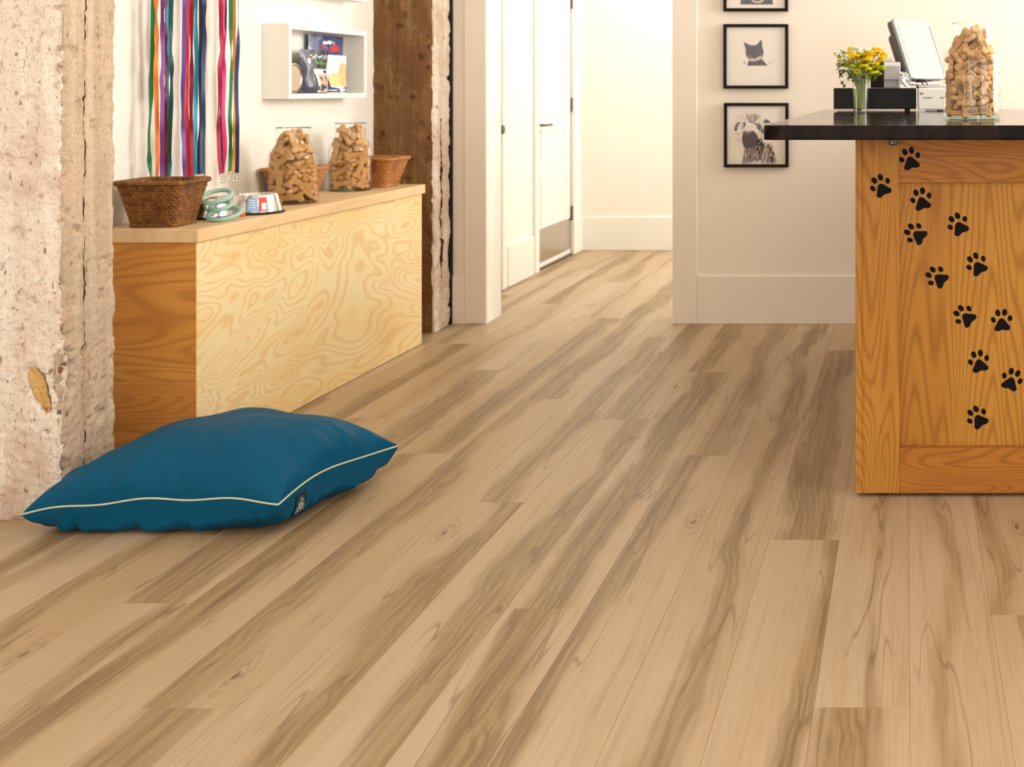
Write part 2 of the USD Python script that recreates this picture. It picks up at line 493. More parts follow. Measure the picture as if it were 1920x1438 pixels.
for k in range(-15, 18):
    x0, x1 = PW * k + 0.006, PW * (k + 1) + 0.006
    j0 = JOINT.get(k, RNG.uniform(0, PL))
    m0 = math.floor((YB - j0) / PL)
    for m in range(m0, 8):
        y0, y1 = j0 + m * PL, j0 + (m + 1) * PL
        rnd = RNG.uniform(0, 1, 8)
        if y0 > HY or y1 < YB:
            continue
        cx0, cx1, cy0, cy1 = max(x0, -2.66), min(x1, WR + 0.02), max(y0, YB - 0.02), min(y1, HY + 0.02)
        if cx1 - cx0 < 0.02 or (cy0 > WB2 and cx0 > 0.75):
            continue
        gap = 0.0002
        b = rbox(cx0 + gap, cx1 - gap, cy0 + gap, cy1 - gap, -0.008, 0.0, 0.0005)
        v = np.array(b.vertices)
        pp = str(floor.GetPath())
        mp = usdkit.mesh(stage, pp + '/' + numbered('plank', pp), b, MAT['plank'], False)
        c_, w_, d_, yl, fg = FIG.get((k, m), (rnd[0], 0.12 + 0.30 * rnd[1], 0.45 + 0.5 * rnd[2], rnd[3], 0.2 + 0.7 * rnd[4]))
        pv = UsdGeom.PrimvarsAPI(mp)
        n = len(v)
        place = np.column_stack([v[:, 0] - x0 + 3.1 * n_board, v[:, 1] - y0 + 5.3 * n_board, np.zeros(n)])
        band = np.column_stack([(v[:, 0] - x0) / PW, np.full(n, c_), np.full(n, d_)])
        tone = np.column_stack([np.full(n, w_), np.full(n, yl), np.full(n, fg)])
        for nm, ar in (('board_place', place), ('heart_band', band), ('board_tone', tone)):
            pv.CreatePrimvar(nm, Sdf.ValueTypeNames.Float3Array, 'vertex').Set(Vt.Vec3fArray.FromNumpy(ar.astype(np.float32)))
        n_board += 1

# walls; the right and street walls hold the windows the daylight comes through
struct('wall_left', mcube(WL - 0.15, WL, YB - 0.15, WB, 0, ZC), MAT['white_wall'])
wb = mcube(WL - 0.15, WR + 0.15, WB, WB2, 0, ZC) - mcube(OX0, OX1, WB - 0.1, WB2 + 0.1, -0.1, OZ)
struct('wall_back', wb, MAT['cream_wall'])
wr = mcube(WR, WR + 0.15, YB - 0.15, WB, 0, ZC) - mcube(WR - 0.1, WR + 0.3, 3.9, 5.8, 0.7, 3.0) - mcube(WR - 0.1, WR + 0.3, -0.4, 2.2, 0.7, 3.0)
struct('wall_right', wr, MAT['cream_wall'])
ws = mcube(WL - 0.15, WR + 0.15, YB - 0.15, YB, 0, ZC) - mcube(-2.3, 1.9, YB - 0.3, YB + 0.1, 0.65, 2.85)
struct('wall_street', ws, MAT['cream_wall'])
struct('ceiling', mcube(WL - 0.15, WR + 0.15, YB - 0.15, WB2, ZC, ZC + 0.1), MAT['ceiling_paint'])
# hall beyond the opening
hl = mcube(HX - 0.16, HX, WB2, HY + 0.15, 0, HZ) - mcube(HX - 0.05, HX + 0.1, 7.645, 8.455, -0.1, 2.06) - mcube(HX - 0.05, HX + 0.1, 6.21, 6.955, -0.1, 2.06)
struct('wall_hall_left', hl, MAT['white_wall'])
struct('wall_hall_end', mcube(HX, 0.75, HY, HY + 0.15, 0, HZ), MAT['white_wall'])
struct('wall_hall_right', mcube(0.6, 0.75, WB2, HY, 0, HZ) - mcube(0.5, 0.8, 7.5, 8.55, 0.6, 2.4), MAT['white_wall'])
struct('ceiling_hall', mcube(HX - 0.16, 0.75, WB2, HY + 0.15, HZ, HZ + 0.1) , MAT['ceiling_paint'])


def window(n, axis, at_, a0, a1, z0, z1, cols, rows):
    w = struct_x('window_%d' % n, 'tall painted window frame')
    t = 0.03

    def bar(p0, p1, q0, q1):
        return rbox(at_ - 0.03, at_ + 0.03, p0, p1, q0, q1, 0.004) if axis == 'x' else rbox(p0, p1, at_ - 0.03, at_ + 0.03, q0, q1, 0.004)
    for (p0, p1, q0, q1) in ((a0, a1, z0, z0 + 0.06), (a0, a1, z1 - 0.06, z1), (a0, a0 + 0.06, z0 + 0.06, z1 - 0.06), (a1 - 0.06, a1, z0 + 0.06, z1 - 0.06)):
        part('window_frame', bar(p0, p1, q0, q1), MAT['white_trim'], w)
    for i in range(1, cols):
        c = a0 + (a1 - a0) * i / cols
        part('mullion', bar(c - t / 2, c + t / 2, z0 + 0.06, z1 - 0.06), MAT['white_trim'], w)


window(1, 'x', WR + 0.035, 3.9, 5.8, 0.7, 3.0, 2, 1)
window(2, 'x', WR + 0.035, -0.4, 2.2, 0.7, 3.0, 3, 1)
window(3, 'y', YB - 0.05, -2.3, 1.9, 0.65, 2.85, 4, 1)

# trim round the opening, baseboards
CY = 5.96
struct('trim_1', rbox(-2.248, OX0 + 0.004, CY, WB + 0.01, 0.0005, OZ + 0.11, 0.003), MAT['cream_trim'], 'painted door casing left of the hall opening')
struct('trim_2', rbox(OX1 - 0.004, -1.065, CY, WB + 0.01, 0.0005, OZ + 0.11, 0.003), MAT['cream_trim'], 'painted door casing right of the hall opening')
struct('trim_3', rbox(OX0 - 0.0, OX1, CY, WB + 0.01, OZ - 0.004, OZ + 0.11, 0.003), MAT['cream_trim'], 'painted head casing over the hall opening')
struct('trim_4', rbox(OX0 - 0.005, OX0 + 0.0008, CY + 0.03, WB2 + 0.012, 0.0005, OZ, 0.003), MAT['white_trim'], 'jamb lining on the left of the hall opening')
struct('baseboard_back_left', rbox(-2.309, -2.2482, CY, WB + 0.01, 0.0005, 0.246, 0.002), MAT['cream_trim'])
struct('baseboard_back_right', rbox(-1.0645, WR, CY, WB + 0.01, 0.0005, 0.246, 0.002), MAT['cream_trim'])
struct('baseboard_hall_end', rbox(HX, 0.6, HY - 0.016, HY + 0.01, 0.0005, 0.246, 0.003), MAT['white_trim'])
struct('baseboard_hall_left', rbox(HX - 0.01, HX + 0.016, 7.06, 7.545, 0.0005, 0.246, 0.003), MAT['white_trim'])
struct('baseboard_hall_left', rbox(HX - 0.01, HX + 0.016, 8.535, HY - 0.016, 0.0005, 0.246, 0.003), MAT['white_trim'])

# hall doors, hung in the left hall wall
def hall_door(n, y0, y1, label, hinge_far=True, kick=True, deep=0.012):
    d = struct_x('door_%d' % n, label)
    xf = HX - deep                                             # face of the leaf
    part('door_leaf', rbox(xf - 0.032, xf, y0 + 0.004, y1 - 0.004, 0.012, 2.045, 0.002), MAT['white_trim'], d)
    for (a, b) in ((y0 - 0.085, y0 - 0.002), (y1 + 0.002, y1 + 0.085)):
        part('casing', rbox(HX - 0.005, HX + 0.018, a, b, 0.0005, 2.14, 0.003), MAT['white_trim'], d)
    part('casing', rbox(HX - 0.005, HX + 0.018, y0 - 0.085, y1 + 0.085, 2.055, 2.14, 0.003), MAT['white_trim'], d)
    for (z0, z1) in ((0.27, 0.60), (0.70, 0.92), (1.02, 1.93)):      # raised mouldings of the panels
        a, b = y0 + 0.11, y1 - 0.11
        for (p, q, r0, r1) in ((a, b, z0, z0 + 0.012), (a, b, z1 - 0.012, z1), (a, a + 0.012, z0 + 0.012, z1 - 0.012), (b - 0.012, b, z0 + 0.012, z1 - 0.012)):
            part('panel_moulding', rbox(xf - 0.001, xf + 0.006, p, q, r0, r1, 0.002), MAT['white_trim'], d)
    if kick:
        part('kick_plate', rbox(xf, xf + 0.0025, y0 + 0.01, y1 - 0.01, 0.045, 0.265, 0.0005), MAT['brushed_steel'], d, label='brushed metal kick plate')
        part('threshold', rbox(HX - 0.05, HX + 0.004, y0 + 0.005, y1 - 0.005, 0.0, 0.012, 0.002), MAT['dark_metal'], d)
    ye = y1 if hinge_far else y0
    for z in (0.3, 1.08, 1.82):
        part('hinge', moved(trimesh.creation.cylinder(0.008, 0.10, sections=12), matrix((xf + 0.010, ye + 0.001, z))), MAT['dark_metal'], d)
    yl = y0 + 0.065 if hinge_far else y1 - 0.065
    s = 1 if hinge_far else -1
    zl = 0.955
    if not kick:
        kn = moved(lathe([(0.0, 0.0), (0.026, 0.001), (0.026, 0.006), (0.010, 0.010), (0.010, 0.040), (0.020, 0.048), (0.027, 0.060), (0.024, 0.072), (0.0, 0.077)], 28), trimesh.transformations.rotation_matrix(math.pi / 2, [0, 1, 0]))
        part('door_knob', moved(kn, matrix((xf, y1 - 0.05, zl))), MAT['dark_metal'], d, 40)
        part('lock_plate', rbox(xf, xf + 0.004, y1 - 0.04, y1 - 0.006, zl - 0.06, zl + 0.06, 0.001), MAT['dark_metal'], d)
        return d
    hd = part('door_handle', rbox(xf, xf + 0.008, yl - 0.02, yl + 0.02, zl - 0.055, zl + 0.055, 0.004), MAT['steel'], d)
    lever = tube(np.array([[xf + 0.006, yl, zl], [xf + 0.045, yl, zl], [xf + 0.052, yl + s * 0.01, zl], [xf + 0.052, yl + s * 0.12, zl]]), 0.0085, 10)
    part('lever', lever, MAT['dark_metal'], hd)
    return d


hall_door(1, 7.65, 8.45, 'white panelled hall door with a metal kick plate and lever handle')
hall_door(2, 6.215, 6.95, 'white hall door seen edge-on beside the opening', hinge_far=False, kick=False, deep=0.03)

# ------------------------------------------------------------------ concrete pillars
def concrete(name, lo, hi, stain, spots, stain_at=(0.42, 0.62), bump=1.0):
    g = Graph()
    pos = g('geometry').position
    big = g.noise(pos, 5.0, 4.0, 0.6)
    streak = g.noise(g.scaled(pos, (22, 22, 1.1)), 1.0, 4.0, 0.6)
    fine = g.noise(g.scaled(pos, (1, 1, 0.7)), 150.0, 4.0, 0.7)
    c = g.mix(g.remap(streak.fac, 0.35, 0.68), lo, hi)
    c = g.mix(g.math('multiply', g.remap(big.fac, *stain_at), 0.65), c, stain)
    pit = g.noise(g.scaled(pos, (1, 1, 0.45)), 62.0, 4.0, 0.7)
    c = g.mix(g.math('multiply', g.remap(pit.fac, 0.60, 0.67), 0.85), c, spots)
    c = g.mix(g.math('multiply', g.remap(fine.fac, 0.52, 0.68), 0.50), c, spots)
    hgt = g.math('add', g.math('multiply', fine.fac, 0.6), g.math('multiply', pit.fac, -0.9))
    nr = g('bump', height=hgt, strength=0.75 * bump, distance=0.006).normal
    return g.done(name, g('principled_bsdf', base_color=c, roughness=0.9, specular_ior_level=0.2, normal=nr).BSDF)


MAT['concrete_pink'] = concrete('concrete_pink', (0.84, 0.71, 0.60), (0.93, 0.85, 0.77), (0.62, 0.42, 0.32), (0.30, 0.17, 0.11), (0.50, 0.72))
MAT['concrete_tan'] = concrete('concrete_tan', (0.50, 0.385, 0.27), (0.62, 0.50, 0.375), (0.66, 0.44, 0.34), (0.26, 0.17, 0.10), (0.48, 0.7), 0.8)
MAT['concrete_brown'] = concrete('concrete_brown', (0.20, 0.105, 0.042), (0.34, 0.195, 0.085), (0.17, 0.075, 0.03), (0.10, 0.05, 0.025))
MAT['concrete_pale'] = concrete('concrete_pale', (0.66, 0.54, 0.42), (0.80, 0.70, 0.60), (0.55, 0.40, 0.28), (0.20, 0.13, 0.08))
MAT['aggregate_ochre'] = concrete('aggregate_ochre', (0.66, 0.36, 0.08), (0.80, 0.56, 0.24), (0.55, 0.25, 0.05), (0.28, 0.12, 0.04))
MAT['stone_red'] = plain('stone_red', (0.30, 0.10, 0.055), 0.8, vary=0.4, bump=(90, 0.5, 0.003))
MAT['stone_grey'] = plain('stone_grey', (0.20, 0.15, 0.14), 0.8, vary=0.3, bump=(90, 0.5, 0.003))
MAT['plug_white'] = plain('plug_white', (0.86, 0.83, 0.78), 0.6, vary=0.05)


def pillar_sheet(xa, xc, yf, yb, which, seed, ztop=ZC, amp=1.0, grooves=(), step=0.004, zfine=1.6, wave=0.006):
    """One face of a pillar whose corner is at (xc, yf): 'front' runs from xa to xc, 'side' from yf to yb and round the back."""
    z = np.concatenate([np.arange(0, zfine, step), np.arange(zfine, ztop + 0.05, 0.05)])
    z[-1] = ztop
    if which == 'front':
        a = np.arange(xa, xc + 1e-6, step)
        base = lambda a_: (a_, np.full_like(a_, yf))
        nx, ny = np.zeros_like(a), -np.ones_like(a)
        d_corner = xc - a
        d_end = np.full_like(a, 9.0)
        S = a[:, None]
    else:
        a = np.arange(yf, yb + 1e-6, step)
        nx, ny = np.ones_like(a), np.zeros_like(a)
        d_corner = a - yf
        d_end = yb - a
        S = a[:, None] + 7.0
    A, Z = np.meshgrid(a, z, indexing='ij')
    Dc, De = np.meshgrid(d_corner, z, indexing='ij')[0], np.meshgrid(d_end, z, indexing='ij')[0]
    pts = np.stack([A * 9 + (0 if which == 'front' else 31), np.full_like(A, seed), Z * 9], -1)
    lump = (meshkit.fbm(pts, 4, seed) - 0.5) * 0.012
    stri = (meshkit.noise(np.stack([A * 140, np.full_like(A, seed + 3.0), Z * 6], -1), seed) - 0.5) * 0.0022
    rough = (meshkit.fbm(np.stack([A * 70, np.full_like(A, seed + 5.0), Z * 70], -1), 3, seed + 9) - 0.5) * 0.005
    disp = (lump + stri + rough) * amp
    for (pos, depth, width) in grooves:
        wob = (meshkit.noise(np.stack([Z * 25, np.full_like(Z, seed + 11.0), np.zeros_like(Z)], -1), seed) - 0.5) * 0.004
        brk = 0.35 + 0.65 * meshkit.noise(np.stack([Z * 60, np.full_like(Z, seed + 12.0), np.zeros_like(Z)], -1), seed + 1)
        disp -= depth * brk * np.exp(-((A - pos - wob) / width) ** 2)
    # chips broken out of the corner and holes in the face
    cn = meshkit.fbm(np.stack([np.full_like(Z, seed + 21.0), np.zeros_like(Z), Z * 14], -1), 4, seed + 2)
    chip = np.clip((cn - 0.52) * 6, 0, 1)
    edge = 0.006 + 0.020 * chip
    round_off = np.clip(1 - Dc / edge, 0, 1) ** 2 * edge * 0.55
    back = np.clip(1 - De / 0.02, 0, 1) ** 2 * (0.010 if wave < 0.017 else 0.004)
    jag = (meshkit.fbm(np.stack([np.full_like(Z, seed + 41.0), np.zeros_like(Z), Z * 16], -1), 3, seed + 4) - 0.5) * wave * np.exp(-De / 0.04)
    hole = meshkit.fbm(np.stack([A * 26, np.full_like(A, seed + 60.0), Z * 20], -1), 2, seed + 6)
    disp -= np.clip((hole - 0.70) * 9, 0, 1) * 0.010 * amp
    X = (A if which == 'front' else np.full_like(A, xc)) + nx[:, None] * 0
    Y = np.full_like(A, yf) if which == 'front' else A
    if which == 'front':
        Y = Y - disp + round_off
        X = X - round_off * 0.8 * (Dc < edge)
        # tie the corner column to the side face
    else:
        X = X + disp - round_off + jag - back
    P = np.stack([X, Y, Z], -1)
    return P


def pillar_faces(xa, xc, yf, yb, seed, **kw):
    fr = pillar_sheet(xa, xc, yf, yb, 'front', seed, **kw)
    sd = pillar_sheet(xa, xc, yf, yb, 'side', seed + 1, **kw)
    mid = (fr[-1] + sd[0]) / 2                     # both faces share their corner line
    fr[-1] = sd[0] = mid
    zc = fr[0, :, 2]
    back = np.stack([np.stack([np.full_like(zc, x), np.full_like(zc, yb), zc], -1) for x in np.linspace(xc - 0.012, xa, 8)])
    sd = np.concatenate([sd, back])
    fr = np.concatenate([np.stack([np.stack([fr[0, :, 0], np.full_like(zc, yb), zc], -1)]), fr])
    return fr, sd


PX, PF, PB = -2.347, 3.262, 3.485
P1 = thing('concrete_pillar', 'pinkish rough concrete pillar with chipped edges at the left edge of the picture', 'pillar', (-2.48, 3.37, 0))
fr, sd = pillar_faces(-2.625, PX, PF, PB, 3, grooves=((3.352, 0.010, 0.0022), (3.41, 0.003, 0.004)), wave=0.016)
# the hollow broken out of the front near the floor
hx, hz = -2.415, 0.363
q = ((fr[..., 0] - hx) * 0.94 + (fr[..., 2] - hz) * 0.34) / 0.023
r_ = (-(fr[..., 0] - hx) * 0.34 + (fr[..., 2] - hz) * 0.94) / 0.070
hol = np.clip(1.25 - np.hypot(q, r_) - 0.5 * (meshkit.fbm(fr * 60, 2, 5) - 0.5), 0, 1)
fr[..., 1] += 0.016 * np.clip(hol * 2.2, 0, 1)
q2 = (fr[..., 0] - PX) / 0.03
r2 = (fr[..., 2] - 0.40) / 0.075
hol2 = np.clip(1.15 - np.hypot(q2, r2) - 0.9 * (meshkit.fbm(fr * 50, 3, 8) - 0.5), 0, 1)
fr[..., 1] += 0.022 * np.clip(hol2 * 2.0, 0, 1)
q3, r3 = (sd[..., 1] - PF) / 0.045, (sd[..., 2] - 0.40) / 0.085
hol3 = np.clip(1.15 - np.hypot(q3, r3) - 0.9 * (meshkit.fbm(sd * 50, 3, 8) - 0.5), 0, 1)
sd[:-8, :, 0] -= 0.018 * np.clip(hol3[:-8] * 2.0, 0, 1)
for (v, wu, wv) in ((14, 26, 5), (97, 22, 10), (128, 12, 14), (205, 9, 16), (160, 14, 9), (268, 6, 8), (310, 8, 14), (345, 7, 10), (418, 16, 6), (520, 7, 12), (590, 8, 14), (640, 9, 16), (830, 7, 18), (885, 6, 12)):
    zc_, ru, rv = H + (CV - v) * PF / F, wu * PF / F, wv * PF / F
    h1 = np.clip(1.2 - np.hypot((fr[..., 0] - PX) / ru, (fr[..., 2] - zc_) / rv) - 1.2 * (meshkit.fbm(fr * 80, 3, 11) - 0.5), 0, 1)
    fr[..., 1] += 0.014 * h1
    h2 = np.clip(1.2 - np.hypot((sd[..., 1] - PF) / (ru * 0.6), (sd[..., 2] - zc_) / rv) - 1.2 * (meshkit.fbm(sd * 80, 3, 11) - 0.5), 0, 1)
    sd[:-8, :, 0] -= 0.012 * h2[:-8]
for (u, v, r0_) in ((66, 203, 7), (38, 28, 5), (52, 125, 5), (26, 50, 4), (40, 258, 6), (75, 370, 7), (60, 560, 6), (30, 620, 8), (86, 810, 9), (50, 870, 10)):
    c_ = at(u, v, PF)
    h1 = np.clip(1.1 - np.hypot((fr[..., 0] - c_[0]) / (r0_ * PF / F), (fr[..., 2] - c_[2]) / (0.7 * r0_ * PF / F)) - 1.4 * (meshkit.fbm(fr * 90, 3, 15) - 0.5), 0, 1)
    fr[..., 1] += 0.012 * h1
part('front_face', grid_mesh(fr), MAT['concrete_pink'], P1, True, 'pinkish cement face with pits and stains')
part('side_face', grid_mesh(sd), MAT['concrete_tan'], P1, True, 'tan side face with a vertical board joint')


MAT['crevice'] = plain('crevice', (0.085, 0.040, 0.022), 0.95, spec=0.05, vary=0.5)


def crack(sheet, i, z0, z1, seed, r0_=0.0016, lift=0.0002):
    """Dark open joint following column i of a face, thick and thin by turns."""
    col = sheet[i]
    col = col[(col[:, 2] > z0) & (col[:, 2] < z1)]
    n_ = meshkit.noise(np.column_stack([col[:, 2] * 70, np.full(len(col), seed), np.zeros(len(col))]), seed)
    n2_ = meshkit.noise(np.column_stack([col[:, 2] * 14, np.full(len(col), seed + 5.0), np.zeros(len(col))]), seed + 1)
    rr = r0_ * np.clip(0.25 + 1.5 * n_ * n2_ * 1.6, 0.15, 2.2)
    q_ = col.copy()
    q_[:, 0] += lift
    q_[:, 1] += (n2_ - 0.5) * 0.005
    return tube(q_, rr, 6)


part('board_joint', crack(sd, int((3.352 - PF) / 0.004), 0.02, 1.55, 4, 0.0022), MAT['crevice'], P1, True, 'dark open joint running down the side')


def pebble(c, r, seed, squash=(1, 1, 1)):
    m = trimesh.creation.icosphere(2, 1.0)
    v = np.array(m.vertices)
    v *= (1 + 0.9 * (meshkit.fbm(v * 1.6 + seed * 1.37, 2, seed) - 0.5))[:, None]
    for d_ in np.random.default_rng(seed).normal(size=(5, 3)):          # a few broken flats
        d_ /= np.linalg.norm(d_)
        v -= np.outer(np.clip(v @ d_ - 0.62, 0, None), d_)
    return tm(v * r * np.array(squash) + np.array(c), m.faces)


an_, rr_ = np.meshgrid(np.linspace(0, 2 * np.pi, 73), np.linspace(0.0, 1.0, 14), indexing='ij')
ed_ = 0.62 + 0.75 * meshkit.fbm(np.stack([np.cos(an_) * 1.6, np.sin(an_) * 1.6, np.zeros_like(an_)], -1) + 3.3, 3, 31)
qa_, qb_ = rr_ * ed_ * np.cos(an_) * 0.019, rr_ * ed_ * np.sin(an_) * 0.068
ax_, az_ = hx + 0.94 * qa_ - 0.34 * qb_, hz + 0.34 * qa_ + 0.94 * qb_
ay_ = PF + 0.0075 + 0.004 * (1 - rr_ ** 2) + 0.009 * (meshkit.fbm(np.stack([ax_ * 110, np.zeros_like(ax_), az_ * 110], -1), 3, 33) - 0.5)
part('exposed_aggregate', grid_mesh(np.stack([ax_, ay_, az_], -1)), MAT['aggregate_ochre'], P1, True, 'ochre aggregate showing in the hollow')
for k, (u, v, r, nm, mt) in enumerate(((112, 693, 0.012, 'stone', 'stone_red'), (106, 716, 0.010, 'stone', 'stone_red'), (113, 772, 0.013, 'stone', 'stone_grey'), (122, 776, 0.010, 'stone', 'stone_red'), (126, 682, 0.006, 'stone', 'stone_grey'))):
    c = at(u, v, PF + 0.016)
    part(nm, pebble((min(c[0], PX - 0.006), c[1], c[2]), r, 30 + k, (0.9, 0.8, 1.15)), MAT[mt], P1, 25)
for (u, v) in ((72, 523), (23, 708)):
    c = at(u, v, PF)
    cy = trimesh.creation.cylinder(0.0066, 0.016, sections=24)
    cy.apply_transform(trimesh.transformations.rotation_matrix(math.pi / 2, [1, 0, 0]))
    part('anchor_plug', moved(cy, matrix((c[0], PF - 0.002, c[2]))), MAT['plug_white'], P1, 30, 'round white anchor plug')

QX, QF, QB = -2.320, 5.752, 5.958
P2 = thing('concrete_pillar', 'brown stained concrete pillar with a pale chipped edge beside the hall opening', 'pillar', (-2.47, 5.85, 0))
fr, sd = pillar_faces(-2.63, QX, QF, QB, 17, grooves=((-2.50, 0.006, 0.003), (-2.43, 0.003, 0.003), (5.86, 0.009, 0.005)), step=0.0065, amp=1.3, wave=0.018)
part('front_face', grid_mesh(fr), MAT['concrete_brown'], P2, True, 'brown stained face')
part('side_face', grid_mesh(sd), MAT['concrete_pale'], P2, True, 'pale chipped side face')
part('board_joint', crack(sd, 14, 0.25, 1.05, 8, 0.006), MAT['crevice'], P2, True, 'dark open joint')
struct('trim_5', box(-2.61, -2.309, WB - 0.012, WB + 0.001, 0.0, ZC - 0.001), MAT['black_gap'], 'black strip standing in for the shaded gap between the brown pillar and wall')  # solid black strip; its colour stands in for the shade inside the gap

# ------------------------------------------------------------------ the plywood bench along the left wall
BX, BY0, BY1, BZ = -2.262, 3.745, 5.515, 0.748
bench = thing('display_bench', 'low plywood bench cabinet with a thick pale top along the left wall', 'bench', (-2.44, 4.63, 0))
part('front_panel', rbox(BX - 0.03, BX - 0.012, BY0 + 0.012, BY1 - 0.012, 0.002, BZ - 0.042, 0.001), MAT['birch_front'], bench, label='pale plywood front with swirling grain')
part('end_panel', rbox(WL + 0.004, BX - 0.0125, BY0 + 0.010, BY0 + 0.028, 0.002, BZ - 0.042, 0.001), MAT['oak_end'], bench, label='darker orange end panel')
part('end_panel', rbox(WL + 0.004, BX - 0.031, BY1 - 0.032, BY1 - 0.014, 0.002, BZ - 0.042, 0.001), MAT['oak_end'], bench)
part('bench_top', rbox(WL + 0.003, BX, BY0, BY1, BZ - 0.042, BZ, 0.0015), MAT['bench_top'], bench)


# ------------------------------------------------------------------ baskets
def wicker(name, a, b, c):
    g = Graph()
    pos = g('geometry').position
    n = g.noise(pos, 60.0, 3.0, 0.6)
    n2 = g.noise(pos, 9.0, 2.0, 0.6)
    w = g.noise(g.scaled(pos, (1, 1, 4)), 90.0, 2.0, 0.5)
    col = g.mix(g.remap(n.fac, 0.35, 0.65), a, b)
    col = g.mix(g.math('multiply', g.remap(n2.fac, 0.5, 0.7), 0.6), col, c)
    col = g.mix(g.math('multiply', g.remap(w.fac, 0.5, 0.7), 0.5), col, c)
    nr = g('bump', height=w.fac, strength=0.3, distance=0.002).normal
    return g.done(name, g('principled_bsdf', base_color=col, roughness=0.45, specular_ior_level=0.35, normal=nr).BSDF)


MAT['wicker'] = wicker('wicker', (0.165, 0.060, 0.013), (0.31, 0.13, 0.030), (0.045, 0.013, 0.004))
MAT['wicker_red'] = wicker('wicker_red', (0.46, 0.18, 0.045), (0.58, 0.26, 0.075), (0.24, 0.08, 0.02))


def rrect(hx, hy, r, n):
    """n points round a rounded rectangle, evenly spaced, starting at the middle of the front."""
    p = sbox(-hx + r, -hy + r, hx - r, hy - r).buffer(r, 8)
    return resample(p, n)


def weave_ring(hx, hy, r, z, rad, n, k, phase, amp):
    p = rrect(hx, hy, r, n)
    t = np.roll(p, -1, 0) - np.roll(p, 1, 0)
    t /= np.linalg.norm(t, axis=1, keepdims=True)
    nr = np.stack([t[:, 1], -t[:, 0]], 1)
    s = np.arange(n) / n
    w = amp * np.cos(2 * np.pi * k * s + phase)
    q = p + nr * w[:, None]
    return tube(np.column_stack([q, np.full(n, z)]), rad, 6, closed=True)


def basket(label, loc, rz, top, bot, h, mat, rows=17):
    t = thing('wicker_basket', label, 'basket', loc, rz=rz if rz else 1e-4)
    K = 44
    rs = []
    for i in range(rows):
        f = (i + 0.8) / (rows + 0.6)
        hx, hy = bot[0] + (top[0] - bot[0]) * f ** 1.15, bot[1] + (top[1] - bot[1]) * f ** 1.15
        rs.append(weave_ring(hx, hy, 0.018, 0.004 + h * f, 0.0050, 6 * K, K, math.pi * (i % 2), 0.0024))
    part('woven_wall', rs, MAT[mat], t, True)
    st = []
    pb, pt = rrect(bot[0], bot[1], 0.018, 2 * K), rrect(top[0], top[1], 0.018, 2 * K)
    for i in range(2 * K):
        pts = [np.array([*(pb[i] + (pt[i] - pb[i]) * f ** 1.15), 0.004 + h * f]) for f in np.linspace(0, 1, 6)]
        st.append(tube(np.array(pts), 0.0026, 5))
    part('stake', st, MAT[mat], t, True, kind='stuff')
    rim = []
    for ph in (0, 2.09, 4.19):                                    # a plaited rim of three strands
        p = rrect(top[0] + 0.004, top[1] + 0.004, 0.022, 240)
        tn = np.roll(p, -1, 0) - np.roll(p, 1, 0)
        tn /= np.linalg.norm(tn, axis=1, keepdims=True)
        nr = np.stack([tn[:, 1], -tn[:, 0]], 1)
        s = np.arange(240) / 240 * 2 * np.pi * 26 + ph
        q = p + nr * (0.0042 * np.cos(s))[:, None]
        rim.append(tube(np.column_stack([q, h + 0.003 + 0.0042 * np.sin(s)]), 0.0048, 6, closed=True))
    part('rim', rim, MAT[mat], t, True)
    part('foot_band', [weave_ring(bot[0] + 0.002, bot[1] + 0.002, 0.018, 0.006, 0.006, 6 * K, K // 2, 0, 0.001)], MAT[mat], t, True)
    fl = trimesh.creation.extrude_polygon(sbox(-bot[0], -bot[1], bot[0], bot[1]), 0.004)
    part('base', moved(fl, matrix((0, 0, 0.003))), MAT[mat], t, False)
    return t


basket('large brown wicker basket with sloping sides at the near end of the bench', (-2.450, 3.868, BZ), math.radians(5), (0.098, 0.098), (0.070, 0.064), 0.142, 'wicker')
basket('reddish wicker basket partly hidden behind the nearer jar of dog biscuits', (-2.515, 4.825, BZ), math.radians(1), (0.084, 0.104), (0.058, 0.074), 0.118, 'wicker_red', 14)
basket('reddish wicker basket behind the farther biscuit jar, at the far bench end', (-2.435, 5.395, BZ), math.radians(-2), (0.105, 0.100), (0.068, 0.068), 0.125, 'wicker_red', 14)

# ------------------------------------------------------------------ bowls, toy, ball
MAT['bowl_steel'] = plain('bowl_steel', (0.74, 0.71, 0.68), 0.16, metal=1.0, bump=(300, 0.04, 0.0005))
MAT['label_blue'] = plain('label_blue', lin(150, 190, 240), 0.4)
MAT['label_red'] = plain('label_red', lin(225, 65, 60), 0.4)
MAT['label_white'] = plain('label_white', lin(245, 245, 245), 0.4)
MAT['toy_teal'] = plain('toy_teal', lin(158, 200, 186), 0.45, spec=0.5)
MAT['orange_rubber'] = plain('orange_rubber', lin(245, 105, 45), 0.5)


